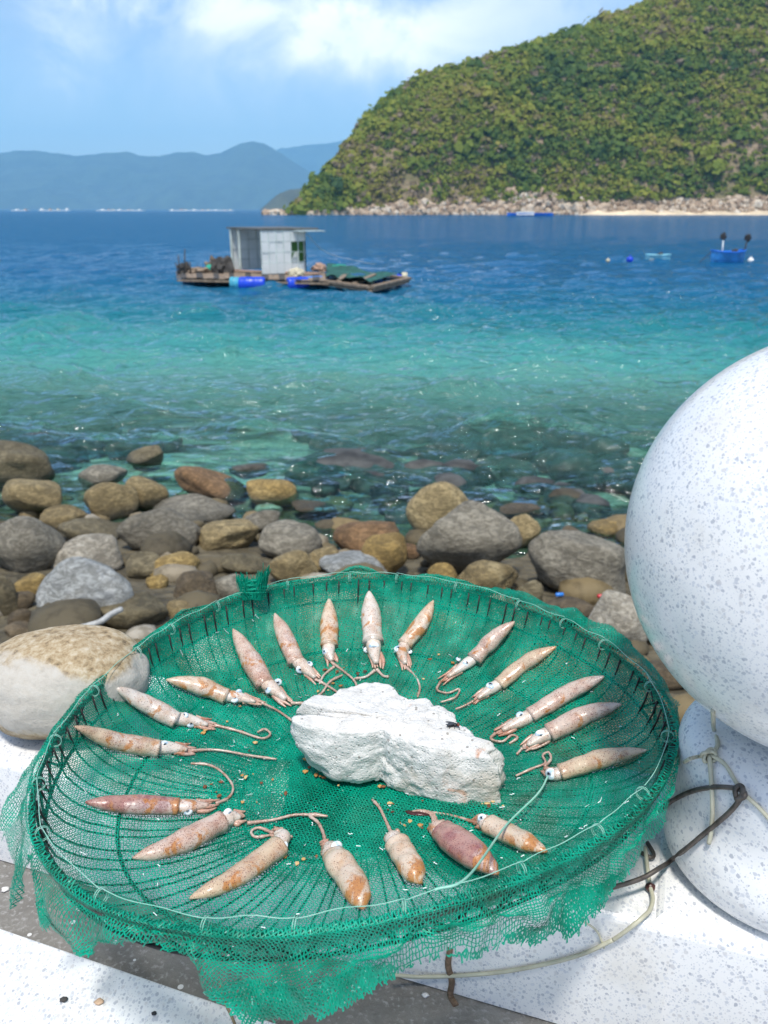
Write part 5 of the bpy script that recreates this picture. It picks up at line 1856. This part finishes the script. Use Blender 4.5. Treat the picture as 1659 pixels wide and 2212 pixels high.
SQ = [
    dict(tip=(160, 1568), opening=(343, 1617), w=43, head=(366, 1615), arms_end=(425, 1622), tents=[[(412, 1621), (470, 1620), (540, 1632), (597, 1640)]], eyes=[(355, 1608, 10)], tone='tan', label='slim squid at the left rim, tip tied by a line, tentacle pointing straight right', bend=0.04),
    dict(tip=(245, 1483), opening=(382, 1556), w=42, head=(410, 1556), arms_end=(470, 1570), tents=[[(462, 1566), (515, 1579), (565, 1595), (584, 1586), (572, 1575), (556, 1582)]], eyes=[(412, 1563, 11), (400, 1546, 9)], tone='pale', label='palest smooth squid at upper left, tentacle ending in a small curl'),
    dict(tip=(358, 1468), opening=(490, 1505), w=38, head=(515, 1506), arms_end=(572, 1520), tents=[[(565, 1518), (600, 1535), (634, 1559)]], eyes=[(507, 1510, 11), (516, 1495, 8)], tone='stained', label='squid with orange stained tip left of the white stone, second from upper left', bend=-0.05),
    dict(tip=(503, 1357), opening=(572, 1478), w=44, head=(590, 1488), arms_end=(632, 1522), tents=[[(628, 1519), (665, 1517), (695, 1497), (712, 1473), (740, 1458)]], eyes=[(580, 1490, 11), (600, 1474, 10)], tone='pink', label='lilac pink squid slanting down right, tentacle bent up towards its neighbour'),
    dict(tip=(593, 1324), opening=(640, 1430), w=40, head=(660, 1444), arms_end=(692, 1474), tents=[[(688, 1470), (715, 1486), (738, 1502)]], eyes=[(649, 1446, 11), (668, 1435, 9)], tone='pink', label='squid with brown specks on its belly, left of the upright orange banded one'),
    dict(tip=(711, 1293), opening=(711, 1394), w=38, head=(710, 1410), arms_end=(722, 1436), tents=[[(718, 1432), (745, 1452), (765, 1470), (774, 1492)], [(722, 1440), (700, 1458), (690, 1478)]], eyes=[(703, 1408, 9)], tone='stained', label='upright squid with an orange band near its tip, left of the middle one'),
    dict(tip=(797, 1276), opening=(806, 1386), w=44, head=(808, 1404), arms_end=(815, 1448), tents=[[(814, 1446), (828, 1460), (840, 1462)], [(810, 1448), (790, 1462), (765, 1466)]], eyes=[(808, 1397, 13), (792, 1404, 8)], tone='pale', label='upright squid in the middle of the far rim with one big staring eye'),
    dict(tip=(937, 1297), opening=(874, 1392), w=37, head=(868, 1410), arms_end=(880, 1446), tents=[[(878, 1442), (898, 1462), (907, 1485), (902, 1506)]], eyes=[(860, 1402, 10), (885, 1408, 7)], tone='stained', label='squid slanting up right just right of the middle upright one', bend=-0.04),
    dict(tip=(1112, 1342), opening=(1024, 1424), w=35, head=(1003, 1437), arms_end=(948, 1476), tents=[[(952, 1472), (944, 1490), (968, 1497), (992, 1488), (984, 1506), (952, 1517)]], eyes=[(1008, 1433, 10), (990, 1424, 7)], tone='pink', label='pink squid with a zigzag tentacle, above the stone at right', bend=0.03),
    dict(tip=(1203, 1396), opening=(1078, 1478), w=36, head=(1058, 1490), arms_end=(1018, 1518), tents=[[(1022, 1515), (1000, 1526), (984, 1532)]], eyes=[(1060, 1482, 12)], tone='tan', label='thin spotted squid with a tapered grey tip, tentacle touching the stone', bend=0.05),
    dict(tip=(1306, 1461), opening=(1146, 1545), w=42, head=(1120, 1560), arms_end=(1066, 1586), tents=[[(1070, 1584), (1060, 1596), (1085, 1602), (1105, 1588), (1118, 1594), (1100, 1606)]], eyes=[(1124, 1546, 11)], tone='pink', label='squid at the right lying close above a similar bigger eyed one', bend=0.03),
    dict(tip=(1343, 1521), opening=(1186, 1583), w=44, head=(1164, 1594), arms_end=(1126, 1618), tents=[[(1130, 1612), (1150, 1618), (1175, 1608), (1188, 1600)], [(1128, 1616), (1116, 1630)]], eyes=[(1168, 1588, 14)], tone='pink', label='squid with a purple tip lying just below a similar one at right', bend=0.04),
    dict(tip=(1398, 1620), opening=(1210, 1668), w=42, head=(1196, 1673), arms_end=(1172, 1662), tents=[[(1176, 1656), (1190, 1640), (1185, 1625), (1172, 1632), (1178, 1648), (1150, 1660), (1114, 1676)]], eyes=[(1190, 1672, 15)], tone='tan', label='rightmost squid with a big round eye and a torn net bit on its tip', bend=0.03),
    dict(tip=(1183, 1840), opening=(1056, 1780), w=48, head=(1042, 1774), arms_end=(1024, 1776), tents=[[(1030, 1778), (985, 1764), (940, 1756), (900, 1752)]], eyes=[(1042, 1768, 12)], tone='stained', label='short pale squid with an orange band, right end of the near row', blunt=0.15),
    dict(tip=(1077, 1888), opening=(956, 1794), w=62, head=(944, 1788), arms_end=(940, 1778), tents=[[(942, 1780), (938, 1762), (915, 1752), (880, 1758)], [(938, 1778), (930, 1760), (900, 1750)]], eyes=[(941, 1794, 7)], tone='purple', label='plump purple brown squid with an orange streak in the near row', blunt=0.2),
    dict(tip=(910, 1909), opening=(858, 1822), w=56, head=(848, 1808), arms_end=(842, 1798), tents=[[(846, 1802), (832, 1770), (820, 1745), (804, 1727)]], eyes=[(872, 1808, 10)], tone='stained', label='shortest plump squid below the stone, tentacle pointing up left', blunt=0.25),
    dict(tip=(788, 1966), opening=(722, 1848), w=62, head=(714, 1834), arms_end=(692, 1836), tents=[[(702, 1832), (700, 1806), (688, 1778), (668, 1760), (708, 1763)]], eyes=[(727, 1829, 15)], tone='stained', label='plump squid nearest the front rim with a white belly patch', blunt=0.2, bend=0.05),
    dict(tip=(408, 1940), opening=(604, 1826), w=50, head=(612, 1806), arms_end=(584, 1796), tents=[[(590, 1800), (560, 1788), (543, 1796), (552, 1808), (585, 1804)], [(608, 1804), (632, 1808)]], eyes=[(613, 1826, 11)], tone='tan', label='long spotted squid at the lower left front, arms curled back in a loop', bend=0.05),
    dict(tip=(285, 1854), opening=(480, 1774), w=51, head=(500, 1766), arms_end=(530, 1764), tents=[[(534, 1778), (590, 1771), (640, 1760), (700, 1762)]], eyes=[(492, 1757, 13)], tone='pink', label='speckled squid with a bright orange patch and tangled arms at lower left', bend=0.04),
    dict(tip=(183, 1733), opening=(386, 1742), w=45, head=(415, 1742), arms_end=(470, 1736), tents=[[(466, 1736), (495, 1722), (503, 1698), (480, 1668), (450, 1652), (412, 1649)]], eyes=[(406, 1751, 12)], tone='purple', label='dark reddish purple squid at the left with a long hooked tentacle', bend=0.0),
]
for kw in SQ:
    squid(**kw)

# crumbs on the net
m_cr, q = new_mat('dry_scraps')
at = q.n('ShaderNodeAttribute', {'attribute_name': 'tint'})
c = q.ramp(at.outputs['Fac'], [(0.0, (0.05, 0.02, 0.012)), (0.35, (0.22, 0.07, 0.02)), (0.7, (0.48, 0.25, 0.07)), (1.0, (0.60, 0.42, 0.20))])
finish(q, principled(q, c, 0.6, q.noise(q.coord, 300, 3), 0.5, 0.002))
cr = []
for (x_, y_, n_, sp_) in ((700, 1660, 26, 60), (860, 1725, 12, 90), (560, 1700, 10, 90), (1060, 1740, 6, 40), (640, 1850, 7, 70), (720, 1470, 12, 60), (940, 1440, 8, 70), (460, 1560, 8, 90), (480, 1700, 6, 50), (905, 1790, 6, 40)):
    for k in range(n_):
        p = bowl_hit(x_ + rt.normal(0, sp_ * .5), y_ + rt.normal(0, sp_ * .28))
        cr.append(p + bowl_n(p) * 0.0042)
cr = np.array(cr)
o = scatter('dry_scraps', cr, rt.uniform(0.0008, 0.0026, len(cr)), rt.uniform(0, 1, len(cr)), 1, m_cr, 97, 0.5, 0.35)
tag(o, 'dry orange and brown scraps scattered on the green net round the stone', 'scraps', kind='stuff')
p = bowl_hit(888, 1762)
V, F = tube(np.array([bowl_hit(x_, y_) + [0, 0, .0045] for x_, y_ in ((876, 1762), (888, 1766), (905, 1768), (928, 1770))]), [0.0012, 0.003, 0.003, 0.001], 7, 0.5)
tag(mesh('dried_strip', V, F, simple('dark_dried', (0.05, 0.012, 0.012), 0.3, 0.5, 300.0), loc=p), 'small dark red dried strip on the net in front of the stone', 'scrap')

# loose line across the basket
fl_pts = [bowl_hit(1184, 1690) + [0, 0, .008], bowl_hit(1160, 1745) + [0, 0, .014], bowl_hit(1090, 1830) + [0, 0, .02], rim_plane_hit(1010, 1905) + [0, 0, .004], rim_plane_hit(938, 1948) + [0, 0, .009]]
V, F = tube(spline(fl_pts, 40), 0.0009, 6)
tag(mesh('fishing_line', V, F, m_line, loc=fl_pts[-1]), 'pale line stretched from the rightmost squid to the front rim', 'line')

# ------------------------------------------------------------------ wire and cords at the post
pv, pf = [], []
nn = 0
for ob in (pier, drum, ball, coping):
    off = origin_of(ob)
    vv = [Vector(np.array(v.co) + off) for v in ob.data.vertices]
    pv += vv
    pf += [[i + nn for i in p.vertices] for p in ob.data.polygons]
    nn += len(vv)
post_bvh = BVHTree.FromPolygons(pv, pf)


def post_hit(px, py, gap=0.003):
    h_, n_ = bvh_hit(post_bvh, px, py)
    if h_ is None:
        return on_plane(px, py, Z_LEDGE + gap)
    d = ray(px, py)
    return h_ - d / np.linalg.norm(d) * gap


def cord(pts_, rad_, mat, n=50, gap=0.003, name='cord', parent=None, k=8):
    P = [post_hit(*p[:2], gap=p[2] if len(p) > 2 else gap) for p in pts_]
    Pf = spline(P, n)
    V_, F_ = tube(Pf, rad_, k)
    return mesh(name, V_, F_, mat, parent, loc=None if parent is not None else Pf[-1])


M_STEEL = simple('old_steel_wire', (0.10, 0.085, 0.075), 0.5, 0.45, 90.0, metal=0.6)
wl = thing('wire_loop', post_hit(1600, 1705), 'bent dark steel wire loop tying the basket to the post', 'wire')
cord([(1425, 1752, .03), (1440, 1738, .012), (1455, 1728, .008), (1480, 1715, .008), (1510, 1705, .006), (1550, 1700, .005), (1590, 1703, .005), (1608, 1712, .006), (1606, 1722, .008), (1590, 1728, .009)], 0.0018, M_STEEL, 60, name='upper_strand', parent=wl)
cord([(1290, 1925, .03), (1330, 1915, .03), (1365, 1905, .03), (1395, 1893, .032), (1420, 1878, .034), (1440, 1866, .012), (1450, 1858, .009), (1485, 1831, .008), (1520, 1802, .007), (1570, 1760, .006), (1596, 1730, .007), (1605, 1706, .008), (1598, 1697, .008), (1588, 1706, .008), (1592, 1728, .007)], 0.0018, M_STEEL, 70, name='lower_strand', parent=wl)
cord([(1398, 1820, .006), (1412, 1845, .006), (1404, 1852, .007), (1385, 1842, .007)], 0.0017, M_STEEL, 24, name='hook', parent=wl)

kn = thing('nylon_cord', post_hit(1530, 1632), 'old yellowish nylon cord knotted on the post under the ball', 'cord')
cord([(1540, 1535, .004), (1542, 1575, .003), (1550, 1602, .003), (1546, 1618, .003), (1532, 1630, .005)], 0.0016, M_NYL, 30, name='strand', parent=kn)
cord([(1450, 1672, .008), (1480, 1645, .005), (1510, 1634, .004), (1532, 1630, .005)], 0.0014, M_NYL, 30, name='strand', parent=kn)
cord([(1534, 1630, .005), (1565, 1650, .003), (1590, 1690, .003), (1608, 1715, .005), (1640, 1745, .003), (1670, 1780, .003)], 0.0014, M_NYL, 40, name='strand', parent=kn)
cord([(1532, 1632, .006), (1536, 1680, .004), (1539, 1740, .007), (1537, 1790, .006), (1531, 1822, .004)], 0.0016, M_NYL, 30, name='strand', parent=kn)
kp = post_hit(1531, 1632, .006)
a = np.linspace(0, 6 * math.pi, 60)
V, F = tube(kp + np.c_[0.0042 * np.cos(a) + 0.001 * np.cos(a * .37), 0.002 * np.sin(a * 1.3), 0.0042 * np.sin(a + .4 * np.sin(a * .5))], 0.0013, 7)
mesh('knot', V, F, M_NYL, kn)

lc = thing('tether_cord', post_hit(1405, 1917), 'long nylon cord with a burnt bead curving along the coping front', 'cord')
cord([(1394, 1830, .012), (1398, 1870, .010), (1404, 1912, .008), (1410, 1940, .008), (1404, 1965, .008), (1388, 1982, .008), (1370, 1997, .008), (1348, 2014, .008), (1325, 2030, .006)], 0.0016, M_NYL, 50, name='strand', parent=lc)
cord([(1325, 2030, .006), (1260, 2060, .004), (1180, 2082, .004), (1080, 2100, .004), (980, 2108, .004), (900, 2110, .010), (845, 2105, .03)], 0.0016, M_NYL, 60, name='strand', parent=lc)
D_, F_ = ICO[3]
mesh('bead', D_ * 0.0036 * (1 + .15 * fbm(D_ * 2, 3, 3))[:, None] + post_hit(1405, 1917, .006), F_, simple('burnt_plastic', (0.06, 0.02, 0.015), 0.3, 0.5, 300.0), lc)
cord([(1250, 1985, .01), (1288, 2010, .004), (1305, 2048, .003)], 0.0008, M_NYL, 20, name='loose_end', parent=lc)
tk = thing('mud_streak', post_hit(975, 2110), 'brown crusty mud streak running down the coping front face', 'mud')
cord([(972, 2050, .002), (968, 2085, .002), (976, 2120, .002), (973, 2150, .0015), (985, 2172, .001)], 0.0026, simple('mud_brown', (0.17, 0.11, 0.07), 0.9, 0.4, 200.0), 30, name='crust', parent=tk)
V, F = tube(spline([on_plane(476, 2120, Z_LEDGE + .05), on_plane(484, 2160, Z_LEDGE + .03), on_plane(500, 2195, Z_LEDGE + .024), on_plane(512, 2225, Z_LEDGE + .023)], 20), 0.0011, 6)
tag(mesh('straw', V, F, simple('dry_straw', (0.24, 0.18, 0.10), 0.8, 0.3, 100.0), loc=on_plane(512, 2225, Z_LEDGE + .022)), 'thin dry stalk leaning from the net onto the white slab', 'stalk')
# small litter on the ledge and slab
M_FLK = simple('shell_flake', (0.66, 0.64, 0.62), 0.6, 0.1, 200.0)
M_TNF = simple('tan_flake', (0.50, 0.34, 0.22), 0.7, 0.2, 200.0)
for k, (x_, y_, s_, z_, mt, lb_) in enumerate(((12, 1922, 9, 0, M_FLK, 'white shell flake on the grey ledge at the left edge'), (366, 2170, 5, .02, M_TNF, 'x'), (740, 2166, 7, 0, M_FLK, 'small white flake at the lower edge of the hanging net'),
                                              (918, 2150, 8, 0, M_FLK, 'white flake on the grey ledge right of the hanging net'), (330, 2099, 0, 0, M_FLK, 'x'), (214, 2165, 10, .02, M_TNF, 'round tan flake on the white corner slab'),
                                              (137, 2160, 8, .02, M_DARKW, 'dark crumb on the white corner slab, left of the tan flake'), (333, 2190, 6, .02, M_BLACK, 'tiny black crumb on the white slab, right of the tan flake'))):
    if lb_ == 'x':
        continue
    p = on_plane(x_, y_, Z_LEDGE + z_ + 0.001)
    k_ = depth_of(p) / FPX
    D_, F_ = ICO[2]
    V_ = D_ * (1 + .45 * fbm(D_ * 1.8 + k, k, 3))[:, None] * np.array([s_, s_ * .8, s_ * .35]) * k_ + p + [0, 0, s_ * .2 * k_]
    tag(mesh('flake', V_, F_, mt, loc=p), lb_, 'flake')

# litter among the boulders
for (x_, y_, w_, mt, lb_, nm) in ((1209, 1285, 18, M_BLUE2, 'small blue plastic scrap among the boulders right of the basket', 'plastic_scrap'),
                                  (1300, 1288, 20, simple('red_plastic', (0.55, 0.02, 0.03), 0.3, 0.2, 20.0), 'red plastic lighter lying on the flat brown boulder', 'lighter')):
    bp_ = ground_hit(x_, y_ + 40)
    c_ = at_dist(x_, y_, bp_[1] - 0.05)
    k_ = depth_of(c_) / FPX
    V, F = tube([c_ - [w_ * k_ / 2, 0, 0], c_ - [w_ * k_ * .42, 0, 0], c_ + [w_ * k_ * .42, 0.01, 0], c_ + [w_ * k_ / 2, 0.01, 0]], np.array([.55, 1, 1, .55]) * 4.5 * k_, 10)
    tag(mesh(nm, V, F, mt, loc=c_), lb_, 'litter')
gb = [ground_hit(*p) for p in ((205, 1372), (212, 1345), (240, 1325), (262, 1315))]
V, F = tube(spline([gb[0] + [0, -.5, .30], at_dist(212, 1345, gb[0][1] - .4), at_dist(238, 1328, gb[0][1] - .3), at_dist(262, 1316, gb[0][1] - .2)], 20), 0.022, 8)
tag(mesh('bent_pipe', V, F, simple('pale_pipe', (0.42, 0.42, 0.40), 0.6, 0.2, 20.0), loc=gb[0]), 'pale bent pipe end between the blue grey and dark olive boulders', 'pipe')

# ------------------------------------------------------------------ sea air
hz = bpy.data.materials.new('sea_haze')
hz.use_nodes = True
hz.node_tree.nodes.clear()
q = G(hz.node_tree)
pv_ = q.n('ShaderNodeVolumePrincipled')
pv_.inputs['Color'].default_value = (0.36, 0.72, 1.0, 1)
pv_.inputs['Density'].default_value = 0.000086
pv_.inputs['Anisotropy'].default_value = 0.0
q.n('ShaderNodeOutputMaterial', None, Volume=pv_.outputs[0])
x0, x1, y0, y1, z0, z1 = -8200, 8200, -60, 14600, -12, 1150
V = np.array([(x, y, z) for z in (z0, z1) for x, y in ((x0, y0), (x1, y0), (x1, y1), (x0, y1))], float)
hb = mesh('haze', V, [[3, 2, 1, 0], [4, 5, 6, 7], [0, 1, 5, 4], [1, 2, 6, 5], [2, 3, 7, 6], [3, 0, 4, 7]], hz, smooth=False)
tag(hb, kind='stuff')
